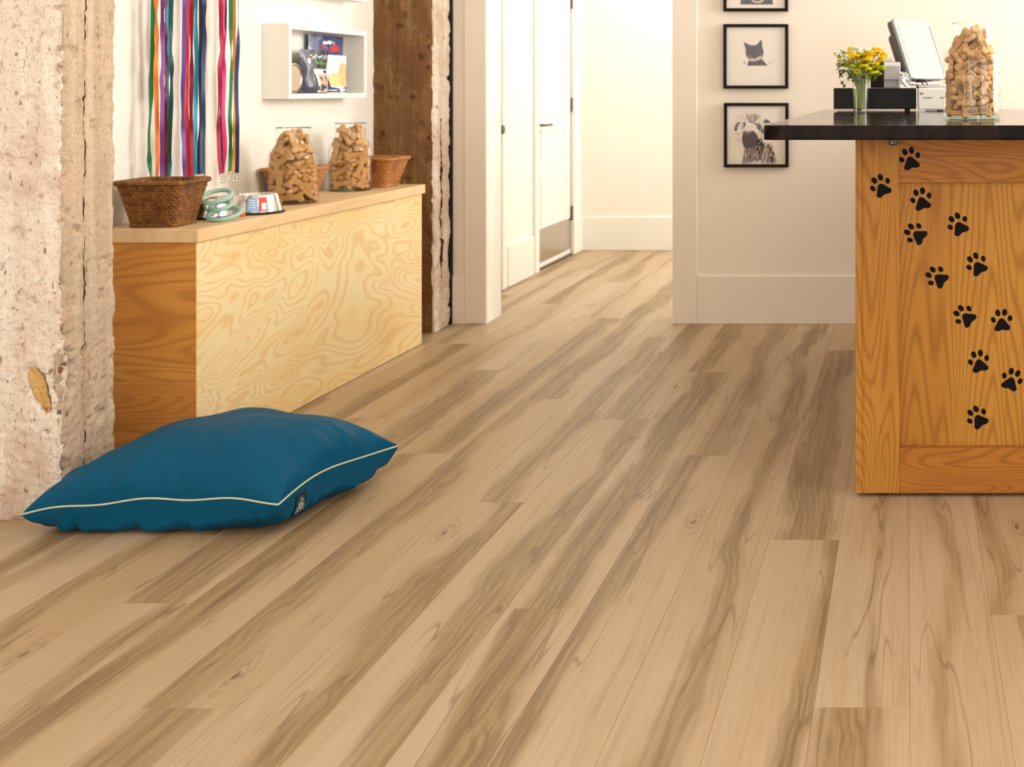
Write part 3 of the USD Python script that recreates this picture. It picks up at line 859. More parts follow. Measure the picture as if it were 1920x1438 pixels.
def bowl(label, x, y, lab):
    t = thing('dog_bowl', label, 'bowl', (x, y, BZ))
    P = [(0.084, 0.006), (0.085, 0.010), (0.070, 0.066), (0.067, 0.070), (0.063, 0.070), (0.058, 0.064), (0.050, 0.020), (0.044, 0.014), (0.0, 0.013)]
    part('steel_shell', moved(lathe(P, 72), matrix((x, y, BZ))), MAT['bowl_steel'], t, 50)
    part('rubber_ring', moved(lathe([(0.080, 0.0), (0.090, 0.0), (0.092, 0.004), (0.088, 0.009), (0.080, 0.009)], 72, True), matrix((x, y, BZ))), MAT['black_rubber'], t)
    if lab:
        def strip(a0, a1, z0, z1, off):
            a, z = np.meshgrid(np.linspace(a0, a1, 10), [z0, z1], indexing='ij')
            r = 0.085 - (z - 0.010) / 0.056 * 0.015 + off
            return grid_mesh(np.stack([x + r * np.sin(a), y - r * np.cos(a), BZ + z], -1))
        lb = part('paper_label', strip(0.13, 0.95, 0.013, 0.060, 0.0006), MAT['label_blue'], t, False, 'blue, white and red paper label')
        part('red_patch', strip(0.60, 0.95, 0.013, 0.060, 0.0009), MAT['label_red'], lb, False)
        part('white_patch', strip(0.70, 0.90, 0.018, 0.042, 0.0012), MAT['label_white'], lb, False)
        for k in range(4):
            part('text_line', strip(0.20, 0.44 + 0.05 * (k % 2), 0.050 - 0.008 * k, 0.0525 - 0.008 * k, 0.0009), MAT['label_white'], lb, False)
        part('white_wedge', strip(0.54, 0.60, 0.030, 0.056, 0.0010), MAT['label_white'], lb, False)
    return t


bowl('stainless steel dog bowl with a blue and red label, before the nearer biscuit jar', -2.352, 4.245, True)
bowl('stainless steel dog bowl mostly hidden behind the green rubber rings', -2.440, 4.092, False)

toy = thing('ring_toy', 'pale green rubber pull toy of three joined rings leaning on the steel bowls', 'dog toy', (-2.33, 4.00, BZ))


def tilted_ring(c, r, tr, tilt, yaw=0.0, squash=1.0):
    a = np.arange(64) * 2 * np.pi / 64
    p = np.column_stack([r * np.cos(a), squash * r * np.sin(a) * math.cos(tilt), squash * r * np.sin(a) * math.sin(tilt)])
    R = matrix((0, 0, 0), yaw)[:3, :3]
    return tube(p @ R.T + np.array(c), tr, 12, closed=True)


part('ring', tilted_ring((-2.326, 4.000, BZ + 0.0235), 0.050, 0.0075, math.radians(18)), MAT['toy_teal'], toy, True)
part('ring', tilted_ring((-2.342, 4.005, BZ + 0.050), 0.030, 0.0070, math.radians(24)), MAT['toy_teal'], toy, True)
part('ring', tilted_ring((-2.358, 4.008, BZ + 0.082), 0.047, 0.0075, math.radians(22)), MAT['toy_teal'], toy, True)
single('rubber_ball', moved(trimesh.creation.icosphere(3, 0.0095), matrix((-2.330, 4.115, BZ + 0.0095))), MAT['orange_rubber'], 'tiny bright orange rubber ball beside the green rings', 'ball', smooth=True)

# ------------------------------------------------------------------ jars of dog biscuits
MAT['jar_glass'] = pane('jar_glass', (0.992, 0.994, 0.99), 0.5, 0.0, (0.87, 0.90, 0.87))
MAT['jar_base_glass'] = pane('jar_base_glass', (0.86, 0.92, 0.85), 0.8, 0.05, (0.55, 0.66, 0.55))
g = Graph()
ob = g('texture_coordinate').object
rnd = g('object_info').random
n1 = g.noise(ob, 55.0, 4.0, 0.65)
n2 = g.noise(ob, 260.0, 3.0, 0.6)
cc = g.mix(g.remap(n1.fac, 0.3, 0.7), (0.56, 0.315, 0.115), (0.68, 0.42, 0.185))
cc = g.mix(g.math('multiply', rnd, 0.6), cc, (0.46, 0.23, 0.075))
cc = g.mix(g.math('multiply', g.remap(n2.fac, 0.58, 0.72), 0.5), cc, (0.38, 0.19, 0.07))
MAT['biscuit'] = g.done('biscuit', g('principled_bsdf', base_color=cc, roughness=0.85, specular_ior_level=0.25, normal=g('bump', height=n2.fac, strength=0.3, distance=0.001).normal).BSDF)
MAT['biscuit_print'] = plain('biscuit_print', (0.095, 0.036, 0.012), 0.9)


def jar(label, loc, s):
    t = thing('glass_jar', label, 'jar', loc, M=matrix(loc, s=s))
    prof = [(0.070, 0.0), (0.086, 0.001), (0.090, 0.006), (0.090, 0.176), (0.0885, 0.188), (0.083, 0.203), (0.074, 0.217), (0.066, 0.230), (0.0625, 0.243), (0.0620, 0.288), (0.0645, 0.293), (0.0660, 0.297), (0.0640, 0.300), (0.0595, 0.299)]
    inner = [(0.0585, 0.292), (0.0582, 0.244), (0.0620, 0.229), (0.070, 0.214), (0.079, 0.200), (0.0845, 0.186), (0.0855, 0.176), (0.0855, 0.012), (0.081, 0.008), (0.0, 0.008)]
    part('glass_body', lathe(prof + inner, 96), MAT['jar_glass'], t, 60)
    part('glass_foot', lathe([(0.0, 0.0005), (0.071, 0.0005), (0.0855, 0.0025), (0.0868, 0.0065), (0.078, 0.0078), (0.0, 0.0078)], 96), MAT['jar_base_glass'], t, 60)
    rim = [np.array([0.064 * math.cos(a), 0.064 * math.sin(a), 0.2965]) for a in np.arange(96) * 2 * np.pi / 96]
    part('rim_bead', tube(rim, 0.0032, 10, closed=True), MAT['jar_glass'], t, True)
    return t


JARS = [((-2.405, 4.600, BZ), 1.0, 0.0, 'nearer of the two glass jars on the bench, full of dog biscuits', 'bone-shaped tan dog biscuit in the nearer glass jar on the bench', 'dog biscuits in the nearer jar on the bench'),
        ((-2.455, 5.180, BZ), 1.0, 2.4, 'farther of the two glass jars on the bench, full of dog biscuits', 'bone-shaped tan dog biscuit in the farther glass jar on the bench', 'dog biscuits in the farther jar on the bench'),
        ((0.214, 3.84, 1.098), 1.055, 0.0, 'big glass jar of dog biscuits on the dark counter', 'bone-shaped tan dog biscuit in the glass jar on the counter', 'dog biscuits in the jar on the counter')]
for (loc, s, rot, lb, _, _) in JARS:
    jar(lb, loc, s)

PACK = np.array([[float(t) for t in r.split(',')] for r in (
    '-160,-667,880,-428,563,-448,-548;-100,-568,1720,653,-270,153,690;120,-465,275,704,64,114,698;103,-356,429,437,867,88,222;-500,-49,196,1,0,-700,714;284,204,198,2,-3,940,-342;-243,143,267,881,462,-98,25;543,-169,426,-165,271,542,778;-106,-305,493,952,191,121,208;-442,459,362,615,309,212,694;498,-390,809,624,484,117,602;-55,525,393,244,-98,964,-31;22,-126,636,-192,-186,-90,960;-668,-222,581,179,-643,-75,741;92,236,375,82,981,-175,-13;-200,-490,658,953,-184,48,234;356,529,480,673,-216,-197,680;405,141,708,70,954,10,292;164,115,746,170,934,-100,298;-509,-4,785,613,-542,-282,501;415,294,568,534,-156,-297,776;-187,-474,975,-192,841,-471,-184;-280,228,603,908,312,182,213;-698,-85,1031,669,-49,703,-235;-150,106,792,-20,-73,-546,834;242,-344,1019,-130,970,-182,-90;-373,-217,1042,814,162,-551,85;438,59,1136,849,-432,-197,234;285,266,938,525,-436,656,-321;-374,524,877,668,417,-8,616;-215,391,920,246,114,416,868;-373,10,1107,949,-104,-161,250;91,-388,1240,-304,128,-172,928;-14,-68,1205,-391,-87,-542,739;-140,443,1079,306,-63,940,134;-266,212,1235,977,92,-146,124;-125,188,1397,-164,438,812,-349;357,207,1342,52,319,36,946;-129,476,1276,182,320,172,914;-7,577,1483,846,122,-91,511;325,-133,1327,946,-321,-34,14;381,122,1507,924,-200,-306,-111;243,-123,1584,-50,972,199,113;-84,-499,1403,689,46,-411,595;-117,686,1653,-507,432,574,476;-630,60,1591,535,431,-527,-500;-103,315,1672,836,374,227,333;435,411,1366,-88,588,420,686;-487,-118,1780,-605,632,256,-410;429,-330,1479,880,429,-90,-181;525,389,1748,-265,560,73,782;172,-320,1645,280,942,185,-3;239,263,1945,-41,-118,-192,973;276,-276,1803,-41,983,180,-11;258,148,2102,310,-138,-591,732;-119,137,2010,260,-239,-342,871;68,10,1870,-32,990,-134,-5;94,-418,1933,13,-102,994,19;-394,29,2034,-240,47,963,-110;177,105,2306,-27,127,-81,988;129,334,2337,24,766,559,315;124,-393,2200,356,-88,357,859;-396,-55,2185,691,-578,256,-350;243,-426,2446,479,-289,789,254;103,-147,2378,-421,94,899,-80;-415,-244,2374,48,860,171,478;-214,203,2575,-191,891,-271,309;-4,-87,2515,-588,765,-177,194').split(';')])
PACK[:, :3] /= 10000
PACK[:, 3:] /= 1000


def quat(q):
    x, y, z, w = q / np.linalg.norm(q)
    return np.array([[1 - 2 * (y * y + z * z), 2 * (x * y - z * w), 2 * (x * z + y * w)], [2 * (x * y + z * w), 1 - 2 * (x * x + z * z), 2 * (y * z - x * w)], [2 * (x * z - y * w), 2 * (y * z + x * w), 1 - 2 * (x * x + y * y)]])


bone = unary_union([Point(sx * 0.037, sy * 0.0108).buffer(0.0118, 16) for sx in (-1, 1) for sy in (-1, 1)] + [sbox(-0.037, -0.0125, 0.037, 0.0125)])
bone = bone.buffer(-0.003).buffer(0.005).buffer(-0.002)
bone_mesh = soft_prism(bone, 0.0165, 0.0048, 64, 4)
bone_mesh.apply_translation([0, 0, -0.00825])
words = meshkit.text_mesh('MILK-BONE', 0.0072, 0.0004, True)
words.apply_scale([1.0, 1.75, 1.0])
words.apply_translation([-words.bounds[:, 0].mean(), -words.bounds[:, 1].mean(), 0.0081])
dots = [moved(trimesh.creation.cylinder(0.0011, 0.0004, sections=10), matrix((x, y, 0.0083))) for (x, y) in ((-0.0345, 0.0), (0.0345, 0.0), (-0.0118, 0.0), (0.0135, -0.0105))]
lines = [box(sx * 0.034 - 0.0004, sx * 0.034 + 0.0004, sy * 0.004, sy * 0.015, 0.0080, 0.0084) for sx in (-1, 1) for sy in (-1, 1)]
lines = [moved(box(-0.006, 0.006, -0.0004, 0.0004, 0.0080, 0.0084), matrix((sx * 0.036, sy * 0.006, 0), sx * sy * 0.7)) for sx in (-1, 1) for sy in (-1, 1)]
imprint = trimesh.util.concatenate([words] + dots + lines)
imprint = trimesh.util.concatenate([imprint, moved(imprint, trimesh.transformations.rotation_matrix(math.pi, [1, 0, 0]))])
bone_of = {}
for ji, (loc, s, rot, _, lb, gp) in enumerate(JARS):
    base = matrix(loc, rot, s=s)
    for i, row in enumerate(PACK):
        M = base @ matrix(row[:3], R=quat(row[3:]) @ (np.diag([-1.0, -1.0, 1.0]) if i == 0 else np.eye(3)))
        Rq = base[:3, :3] @ quat(row[3:])
        w3 = base[:3, :3] @ row[:3] / s
        tz = abs(Rq[2, 0] / np.linalg.norm(Rq[:, 0]))
        pose = 'upright' if tz > 0.8 else ('slanting' if tz > 0.35 else 'flat-lying')
        lay = ('bottom', 'second', 'third', 'fourth', 'fifth', 'top')[int(np.clip(row[2] / 0.038, 0, 5))]
        side = ('left' if w3[0] < -0.022 else 'right' if w3[0] > 0.022 else 'middle') + (' front' if w3[1] < 0.0 else ' back')
        jn = ('nearer bench jar', 'farther bench jar', 'counter jar')[ji]
        lab, grp = '%s bone biscuit at the %s of the %s layer in the %s' % (pose, side, lay, jn), gp
        if ji == 2 and i == 0:
            lab, grp = 'upright bone biscuit stamped with lettering against the front of the counter jar', None
        kind_ = 'stamped' if ji == 2 else 'plain'
        if kind_ not in bone_of:
            bone_of[kind_] = thing('dog_biscuit', lab, 'dog biscuit', group=grp, M=M)
            part('biscuit', bone_mesh, MAT['biscuit'], bone_of[kind_], True)
            if kind_ == 'stamped':
                part('stamped_lettering', imprint, MAT['biscuit_print'], bone_of[kind_], False)
        else:
            dup(bone_of[kind_], 'dog_biscuit', M, lab, 'dog biscuit', grp)

# ------------------------------------------------------------------ leashes on the left wall
struct('trim_6', rbox(WL, WL + 0.02, 3.7, 4.75, 1.66, 1.74, 0.003), MAT['white_trim'], 'white peg rail fixed to the left wall above the leashes')
MAT['clasp'] = plain('clasp', (0.80, 0.78, 0.74), 0.2, metal=1.0)


def webbing(name, rgb):
    g = Graph()
    pos = g('geometry').position
    w = g('wave_texture', vector=pos, scale=260.0, bands_direction='z').fac
    c = lin(*rgb)
    col = g.mix(g.math('multiply', w, 0.25), c, tuple(t * 0.7 for t in c))
    return g.done(name, g('principled_bsdf', base_color=col, roughness=0.5, sheen_weight=0.1, normal=g('bump', height=w, strength=0.15, distance=0.0006).normal).BSDF)


LEASH = [
    ('leaf green', (5, 125, 60), [(0, 287.6), (60, 286.5), (120, 285.5), (150, 283.2), (175, 283.5), (220, 281.5), (255, 279.3), (300, 280), (331, 282.8)], True, 'leftmost of the leashes hanging on the wall'),
    ('orange', (250, 135, 20), [(0, 292.3), (80, 293.5), (130, 292), (170, 293), (220, 294), (290, 295.7), (331, 294)], False, 'beside the leftmost green one'),
    ('purple', (120, 50, 150), [(0, 305), (60, 304.6), (120, 306.3), (152, 302.8), (175, 304.8), (230, 304), (331, 304)], False, 'between the orange and the red ones'),
    ('red', (215, 25, 40), [(0, 303.6), (55, 303.6), (100, 305), (145, 307), (180, 307.2), (230, 307.5), (265, 307.6), (331, 307)], False, 'behind the purple one'),
    ('maroon', (95, 22, 22), [(0, 311), (70, 310), (120, 311.3), (200, 310.5), (260, 311.3), (331, 312.4)], False, 'close beside the bright blue one'),
    ('bright blue', (30, 150, 215), [(0, 314.6), (60, 314), (120, 315.6), (155, 313), (200, 314.8), (225, 317.5), (270, 318.4), (331, 318.2)], False, 'next to the dark teal one'),
    ('dark teal', (0, 85, 80), [(0, 321.2), (60, 320), (100, 320.5), (130, 322), (180, 321.4), (220, 319.6), (300, 316.8), (331, 315)], False, 'at the right of the first cluster'),
    ('pale violet', (125, 90, 185), [(0, 346.4), (50, 345.6), (120, 344.8), (180, 342.8), (230, 343.3), (280, 345), (331, 346.2)], False, 'along the left of the wide red one'),
    ('wide bright red', (235, 25, 40), [(0, 352), (60, 350.8), (130, 350.4), (200, 347.8), (235, 349.5), (270, 353), (300, 353.4), (331, 351.7)], False, 'in the middle cluster'),
    ('dark red', (140, 22, 32), [(0, 360.2), (90, 359.4), (140, 359.6), (200, 358.2), (230, 358.4), (290, 360), (331, 361)], False, 'between the wide red and the sky blue ones'),
    ('sky blue', (0, 170, 215), [(0, 367.4), (65, 367.4), (120, 369), (165, 367.6), (220, 366.4), (280, 367.2), (328, 367.4)], True, 'in the middle cluster'),
    ('black', (16, 22, 36), [(0, 376.8), (60, 377), (120, 376.4), (170, 376.6), (225, 378), (280, 374), (327, 374.6)], True, 'in the middle cluster'),
    ('slate blue', (45, 65, 110), [(0, 383), (70, 383.6), (112, 381.6), (160, 380.6), (225, 379.6), (280, 377.6), (326, 378.4)], True, 'twisting beside the black one'),
    ('bottle green', (0, 75, 58), [(0, 380.4), (100, 381.2), (140, 381.4), (220, 381.5), (280, 381.8), (329, 382.4)], True, 'at the right of the middle cluster'),
    ('crimson', (185, 25, 75), [(0, 413.6), (60, 414.6), (90, 415.4), (125, 411.8), (165, 412.4), (190, 411.4), (225, 409.6), (280, 410.6), (326, 414.4)], True, 'leftmost of the right-hand cluster'),
    ('dark navy', (14, 26, 72), [(0, 421.6), (55, 420.8), (95, 418.4), (130, 417.4), (190, 416), (230, 415.2), (326, 415.6)], False, 'between the crimson and the hot pink ones'),
    ('hot pink', (228, 35, 120), [(0, 420.4), (100, 419.4), (150, 420.4), (205, 418.4), (235, 419.6), (270, 421.6), (325, 419.4)], True, 'in the right-hand cluster'),
    ('forest green', (0, 110, 52), [(0, 432.6), (70, 432.8), (120, 433.8), (165, 433.2), (195, 431.8), (222, 430.8), (250, 432.4), (321, 431.2)], True, 'in the right-hand cluster'),
    ('amber', (250, 165, 30), [(0, 438.4), (60, 438.6), (90, 439.2), (125, 437.8), (165, 439), (195, 439.8), (260, 440), (325, 438.6)], True, 'next to the rightmost leash'),
    ('royal navy', (24, 42, 105), [(0, 446.8), (60, 446.8), (105, 445.4), (150, 443.2), (185, 443.6), (225, 445), (270, 445.2), (325, 444.2)], True, 'rightmost of the leashes hanging on the wall'),
]
for i, (nm, rgb, pts, clasp, where) in enumerate(LEASH):
    lx = WL + 0.058 + 0.008 * ((i * 7) % 5)
    MAT['web'] = webbing('webbing_' + nm.replace(' ', '_'), rgb)
    vv = np.array([p[0] for p in pts], float)
    uu = np.array([p[1] for p in pts], float)
    v = np.linspace(0, vv[-1], 90)
    from scipy.interpolate import PchipInterpolator
    u = PchipInterpolator(vv, uu)(v)
    Y = -lx * F / (CU - u)
    Z = H + (CV - v) * Y / F
    top = np.column_stack([np.full(30, Y[0]), np.linspace(1.705, Z[0] + 0.005, 30)])
    Y, Z = np.concatenate([top[:, 0], Y]), np.concatenate([top[:, 1], Z])
    n = len(Y)
    X = np.full(n, lx)
    ff = np.linspace(1, 0, 30)
    X[:30] -= (lx - WL - 0.045) * np.clip((ff - 0.6) / 0.4, 0, 1) ** 2
    tw = meshkit.noise(np.column_stack([Z * 9, np.full(n, i * 3.7), np.zeros(n)]), i + 1)
    wide = 0.55 if 'wide' in nm or nm in ('sky blue', 'black') else 1.0
    ang = math.radians(-50) + (tw - 0.5) * math.radians(190 * wide)
    w = 0.0068 if 'wide' not in nm else 0.0092
    ex, ey = -np.sin(ang) * w, np.cos(ang) * w
    nx, ny = np.cos(ang) * 0.0008, np.sin(ang) * 0.0008
    ring = np.stack([np.stack([X + a * ex + b * nx, Y + a * ey + b * ny, Z], -1) for a, b in ((-1, -1), (1, -1), (1, 1), (-1, 1), (-1, -1))], 1)
    L = thing('dog_leash', '%s nylon dog leash, %s' % (nm, where), 'leash', (lx, float(Y[-1]), float(Z[-1])), 'nylon leashes on the left wall')
    part('strap', grid_mesh(ring), MAT['web'], L, 40)
    hook = np.array([[WL + 0.02, Y[0], 1.70], [WL + 0.045, Y[0], 1.70], [lx + 0.004, Y[0], 1.705], [lx + 0.010, Y[0], 1.72]])
    part('wall_hook', tube(hook, 0.003, 8), MAT['clasp'], L, True)
    if clasp:
        y, z = float(Y[-1]), float(Z[-1])
        part('clasp', [tube(np.array([[lx + 0.007 * math.cos(a), y, z - 0.006 + 0.007 * math.sin(a)] for a in np.arange(20) * 2 * np.pi / 20]), 0.0022, 8, closed=True),
                       tube(np.array([[lx, y, z - 0.012], [lx, y, z - 0.020]]), 0.0032, 8),
                       tube(np.array([[lx + 0.001, y + 0.006 * math.cos(a), z - 0.026 + 0.008 * math.sin(a)] for a in np.arange(20) * 2 * np.pi / 20]), 0.0022, 8, closed=True)], MAT['clasp'], L, True, 'bright metal snap clasp')

# ------------------------------------------------------------------ wall box with bags of treats
SX, S0, S1, SZ0, SZ1 = -2.504, 4.757, 5.44, 1.155, 1.462
sh = thing('wall_box', 'white open-fronted wall box holding bags of dog treats', 'shelf', (-2.56, 5.1, SZ0))
T = 0.022
part('side_board', rbox(WL, SX, S0, S0 + T, SZ0, SZ1, 0.001), MAT['white_trim'], sh)
part('side_board', rbox(WL, SX, S1 - T, S1, SZ0, SZ1, 0.001), MAT['white_trim'], sh)
part('top_board', rbox(WL, SX, S0 + T, S1 - T, SZ1 - T, SZ1, 0.001), MAT['white_trim'], sh)
part('bottom_board', rbox(WL, SX, S0 + T, S1 - T, SZ0, SZ0 + T, 0.001), MAT['white_trim'], sh)
part('back_board', rbox(WL, WL + 0.006, S0 + T, S1 - T, SZ0 + T, SZ1 - T, 0.001), MAT['white_trim'], sh)
MAT['bag_navy'] = plain('bag_navy', lin(26, 52, 118), 0.22, coat=0.5, bump=(14, 0.5, 0.01))
MAT['bag_ink'] = plain('bag_ink', lin(32, 38, 72), 0.25, coat=0.4, bump=(14, 0.5, 0.01))
MAT['bag_red'] = plain('bag_red', lin(205, 30, 35), 0.25)
MAT['bag_white'] = plain('bag_white', lin(240, 240, 238), 0.3)
MAT['bag_green'] = plain('bag_green', lin(80, 150, 60), 0.3)
MAT['bag_treat'] = plain('bag_treat', lin(232, 198, 130), 0.4, vary=0.25)
MAT['bag_tan'] = plain('bag_tan', lin(226, 190, 160), 0.4, vary=0.2)


def sack(y0, y1, z0, z1, x, depth, mat, parent, lean=0.0, nm='pouch'):
    """A filled pouch standing with its face to +x. Returns a function giving a point just above its face at (s, t) in 0..1."""
    def pt(s, t, off=0.0):
        s_, t_ = np.asarray(s, float), np.asarray(t, float)
        bul = (1 - np.abs(2 * s_ - 1) ** 3) * (1 - np.clip(t_ - 0.55, 0, 1) / 0.45 * 0.85) * (0.35 + 0.65 * np.clip(t_ * 8, 0, 1))
        crk = (meshkit.noise(np.stack([s_ * 6, t_ * 6, np.full_like(s_, y0)], -1), 4) - 0.5) * 0.006 * np.sin(np.clip(s_, 0, 1) * np.pi)
        return np.stack([x + depth * 0.5 * bul + crk + off - lean * t_ * (z1 - z0), y0 + (y1 - y0) * s_ + 0.004 * np.sin(t_ * 9), z0 + (z1 - z0) * t_], -1)
    s, t = np.meshgrid(np.linspace(0, 1, 22), np.linspace(0, 1, 26), indexing='ij')
    fr_ = pt(s, t)
    bk = fr_.copy()
    bk[..., 0] = 2 * (x - lean * t * (z1 - z0)) - fr_[..., 0]
    part(nm, [grid_mesh(fr_), grid_mesh(bk[::-1])], MAT[mat], parent, True)
    return pt


def print_on(pt, poly, off, mat, parent, nm):
    """A flat print (shape in face coordinates 0..1) laid on a pouch."""
    ms = []
    for gq in getattr(poly, 'geoms', [poly]):
        v, f = trimesh.creation.triangulate_polygon(gq.segmentize(0.06), engine='earcut')
        m = tm(np.column_stack([v, np.zeros(len(v))]), f).subdivide()
        p = np.array(m.vertices)
        ms.append(tm(pt(p[:, 0], p[:, 1], off), m.faces))
    part(nm, ms, MAT[mat], parent, True)


def ell(cx, cy, rx, ry, a=0):
    return affinity.rotate(affinity.scale(Point(0, 0).buffer(1, 12), rx, ry), a).buffer(0) if False else affinity.translate(affinity.rotate(affinity.scale(Point(0, 0).buffer(1, 12), rx, ry), a), cx, cy)


ZB_ = SZ0 + T + 0.001
Ab = thing('treat_bag', 'navy treat bag with a red and white emblem at the back of the wall box', 'bag of treats', (-2.588, 5.09, ZB_))
pa = sack(5.070, 5.385, ZB_, SZ1 - T - 0.006, -2.588, 0.030, 'bag_navy', Ab)
print_on(pa, ell(0.58, 0.80, 0.26, 0.075, -6), 0.0012, 'bag_red', Ab, 'red_emblem')
print_on(pa, ell(0.53, 0.875, 0.21, 0.065), 0.0020, 'bag_navy', Ab, 'emblem_crest')
print_on(pa, unary_union([ell(0.42, 0.870, 0.07, 0.030), ell(0.54, 0.880, 0.08, 0.034), ell(0.65, 0.868, 0.05, 0.027)]), 0.0028, 'bag_white', Ab, 'white_lettering')
Bb = thing('treat_bag', 'dark blue and white treat bag with a green band, front left in the wall box', 'bag of treats', (-2.545, 4.98, ZB_))
pb_ = sack(4.915, 5.150, ZB_, ZB_ + 0.186, -2.543, 0.034, 'bag_ink', Bb)
print_on(pb_, unary_union([ell(0.32 + 0.066 * k, 0.865 - 0.022 * ((k * 5) % 3), 0.046 + 0.012 * ((k * 7) % 3), 0.014 + 0.009 * ((k * 3) % 3), 35 * k) for k in range(10)] + [ell(0.24, 0.74, 0.05, 0.07)]), 0.0014, 'bag_white', Bb, 'white_lettering')
print_on(pb_, Polygon([(0.38, 0.76), (0.95, 0.70), (0.95, 0.63), (0.42, 0.68)]), 0.0014, 'bag_green', Bb, 'green_band')
print_on(pb_, Polygon([(0.36, 0.56), (0.97, 0.56), (0.97, 0.44), (0.40, 0.44)]), 0.0014, 'bag_white', Bb, 'white_band')
print_on(pb_, Polygon([(0.42, 0.44), (0.97, 0.44), (0.97, 0.02), (0.55, 0.02)]), 0.0014, 'bag_tan', Bb, 'picture_panel')
print_on(pb_, Polygon([(0.42, 0.44), (0.50, 0.44), (0.62, 0.02), (0.54, 0.02)]), 0.0022, 'bag_white', Bb, 'white_stripe')
Cb = thing('treat_bag', 'white treat bag with yellow biscuits showing, front right in the wall box', 'bag of treats', (-2.545, 5.19, ZB_))
pc = sack(5.140, 5.338, ZB_, ZB_ + 0.168, -2.551, 0.034, 'bag_white', Cb)
print_on(pc, unary_union([ell(0.30, 0.34, 0.22, 0.17), ell(0.68, 0.40, 0.24, 0.24), ell(0.75, 0.66, 0.18, 0.14)]), 0.0014, 'bag_treat', Cb, 'biscuit_picture')
print_on(pc, Polygon([(0.02, 0.02), (0.98, 0.02), (0.98, 0.20), (0.55, 0.10), (0.14, 0.16), (0.06, 0.44), (0.02, 0.44)]), 0.0020, 'bag_navy', Cb, 'blue_corner')
MAT['tin_metal'] = plain('tin_metal', (0.36, 0.29, 0.22), 0.3, metal=1.0)
tin = thing('treat_tin', 'round metal tin standing on edge at the left of the wall box', 'tin', (-2.55, 4.83, ZB_))
rt = 0.0625
tinm = lathe([(0.0, 0.0), (rt - 0.004, 0.0), (rt, 0.003), (rt, 0.006), (rt - 0.003, 0.008), (rt - 0.003, 0.026), (rt, 0.028), (rt, 0.032), (rt - 0.006, 0.033), (rt - 0.010, 0.030), (0.0, 0.030)], 48)
RT = trimesh.transformations.rotation_matrix(math.pi / 2, [0, 1, 0])
part('tin_body', moved(moved(tinm, RT), matrix((-2.557, 4.780 + 0.0632, ZB_ + rt))), MAT['tin_metal'], tin)
sh2 = thing('wall_box', 'white wall box higher up, only its underside in the picture', 'shelf', (-2.56, 5.1, 1.597))
part('box_body', mcube(WL, SX, S0, S1, 1.597, 1.90) - mcube(WL + 0.01, SX + 0.1, S0 + T, S1 - T, 1.597 + T, 1.90 - T), MAT['white_trim'], sh2)

# ------------------------------------------------------------------ reception counter
CF, CX0, CX1, CB = 3.44, -0.150, 2.05, 5.35
KP = CF / F


def cx(u):
    return (u - CU) * KP


def cz(v):
    return H + (CV - v) * KP


ZT = 1.098
ctr = thing('reception_counter', 'orange oak reception counter with a recessed front panel and black paw prints', 'counter', (0.95, 4.4, 0))
ZBOT, ZTOP = cz(925), ZT - 0.041
part('corner_strip', rbox(CX0, cx(1617) - 0.0006, CF, CF + 0.034, ZBOT, ZTOP, 0.0012), MAT['oak_upright'], ctr)
part('stile', rbox(cx(1617), cx(1687) - 0.0004, CF + 0.0006, CF + 0.034, ZBOT, ZTOP, 0.001), MAT['oak_upright'], ctr)
part('rail', rbox(cx(1687), CX1 - 0.10, CF + 0.0006, CF + 0.034, cz(342), ZTOP, 0.001), MAT['oak_rail'], ctr)
part('rail', rbox(cx(1687), CX1 - 0.10, CF + 0.0006, CF + 0.034, ZBOT, cz(840), 0.001), MAT['oak_rail'], ctr)
part('stile', rbox(CX1 - 0.0996, CX1, CF + 0.0006, CF + 0.034, ZBOT, ZTOP, 0.001), MAT['oak_upright'], ctr)
PFY = CF + 0.028
part('front_panel', rbox(cx(1687) - 0.005, CX1 - 0.095, PFY, PFY + 0.008, cz(840) - 0.005, cz(342) + 0.005, 0.0005), MAT['oak_panel'], ctr)
part('side_panel', rbox(CX0 + 0.002, CX0 + 0.022, CF + 0.035, CB, ZBOT, ZTOP, 0.001), MAT['oak_upright'], ctr)
part('side_panel', rbox(CX1 - 0.022, CX1 - 0.002, CF + 0.035, CB, ZBOT, ZTOP, 0.001), MAT['oak_upright'], ctr)
part('back_panel', rbox(CX0 + 0.023, CX1 - 0.023, CB - 0.02, CB, ZBOT, ZTOP, 0.001), MAT['oak_upright'], ctr)
part('plinth', rbox(CX0 + 0.035, CX1 - 0.05, CF + 0.045, CB - 0.05, 0.0005, ZBOT + 0.02, 0.001), MAT['black_gap'], ctr)

# paw prints: four toes and a pad each, stuck flat on the wood
toes = [ell(-0.37, 0.04, 0.105, 0.135, 18), ell(-0.145, 0.335, 0.115, 0.155, 8), ell(0.165, 0.335, 0.115, 0.155, -8), ell(0.385, 0.05, 0.105, 0.135, -18)]
padp = Polygon([(0, 0.10), (0.13, 0.02), (0.27, -0.20), (0.37, -0.34), (0.33, -0.46), (0.20, -0.49), (0, -0.43), (-0.20, -0.49), (-0.33, -0.46), (-0.37, -0.34), (-0.27, -0.20), (-0.13, 0.02)])
padp = padp.buffer(-0.06).buffer(0.12, 12).buffer(-0.06)
paw = unary_union(toes + [padp])
PAWS = [(1706, 297, 15, 0), (1651, 348, 27, 0), (1727, 373, 16, 1), (1716, 438, 57, 1), (1796, 420, 29, 1), (1831, 495, 31, 1), (1756, 519, 54, 1), (1808, 592, 50, 1),
        (1878, 600, 5, 1), (1835, 677, 14, 1), (1897, 711, -20, 1), (1832, 782, 34, 1)]
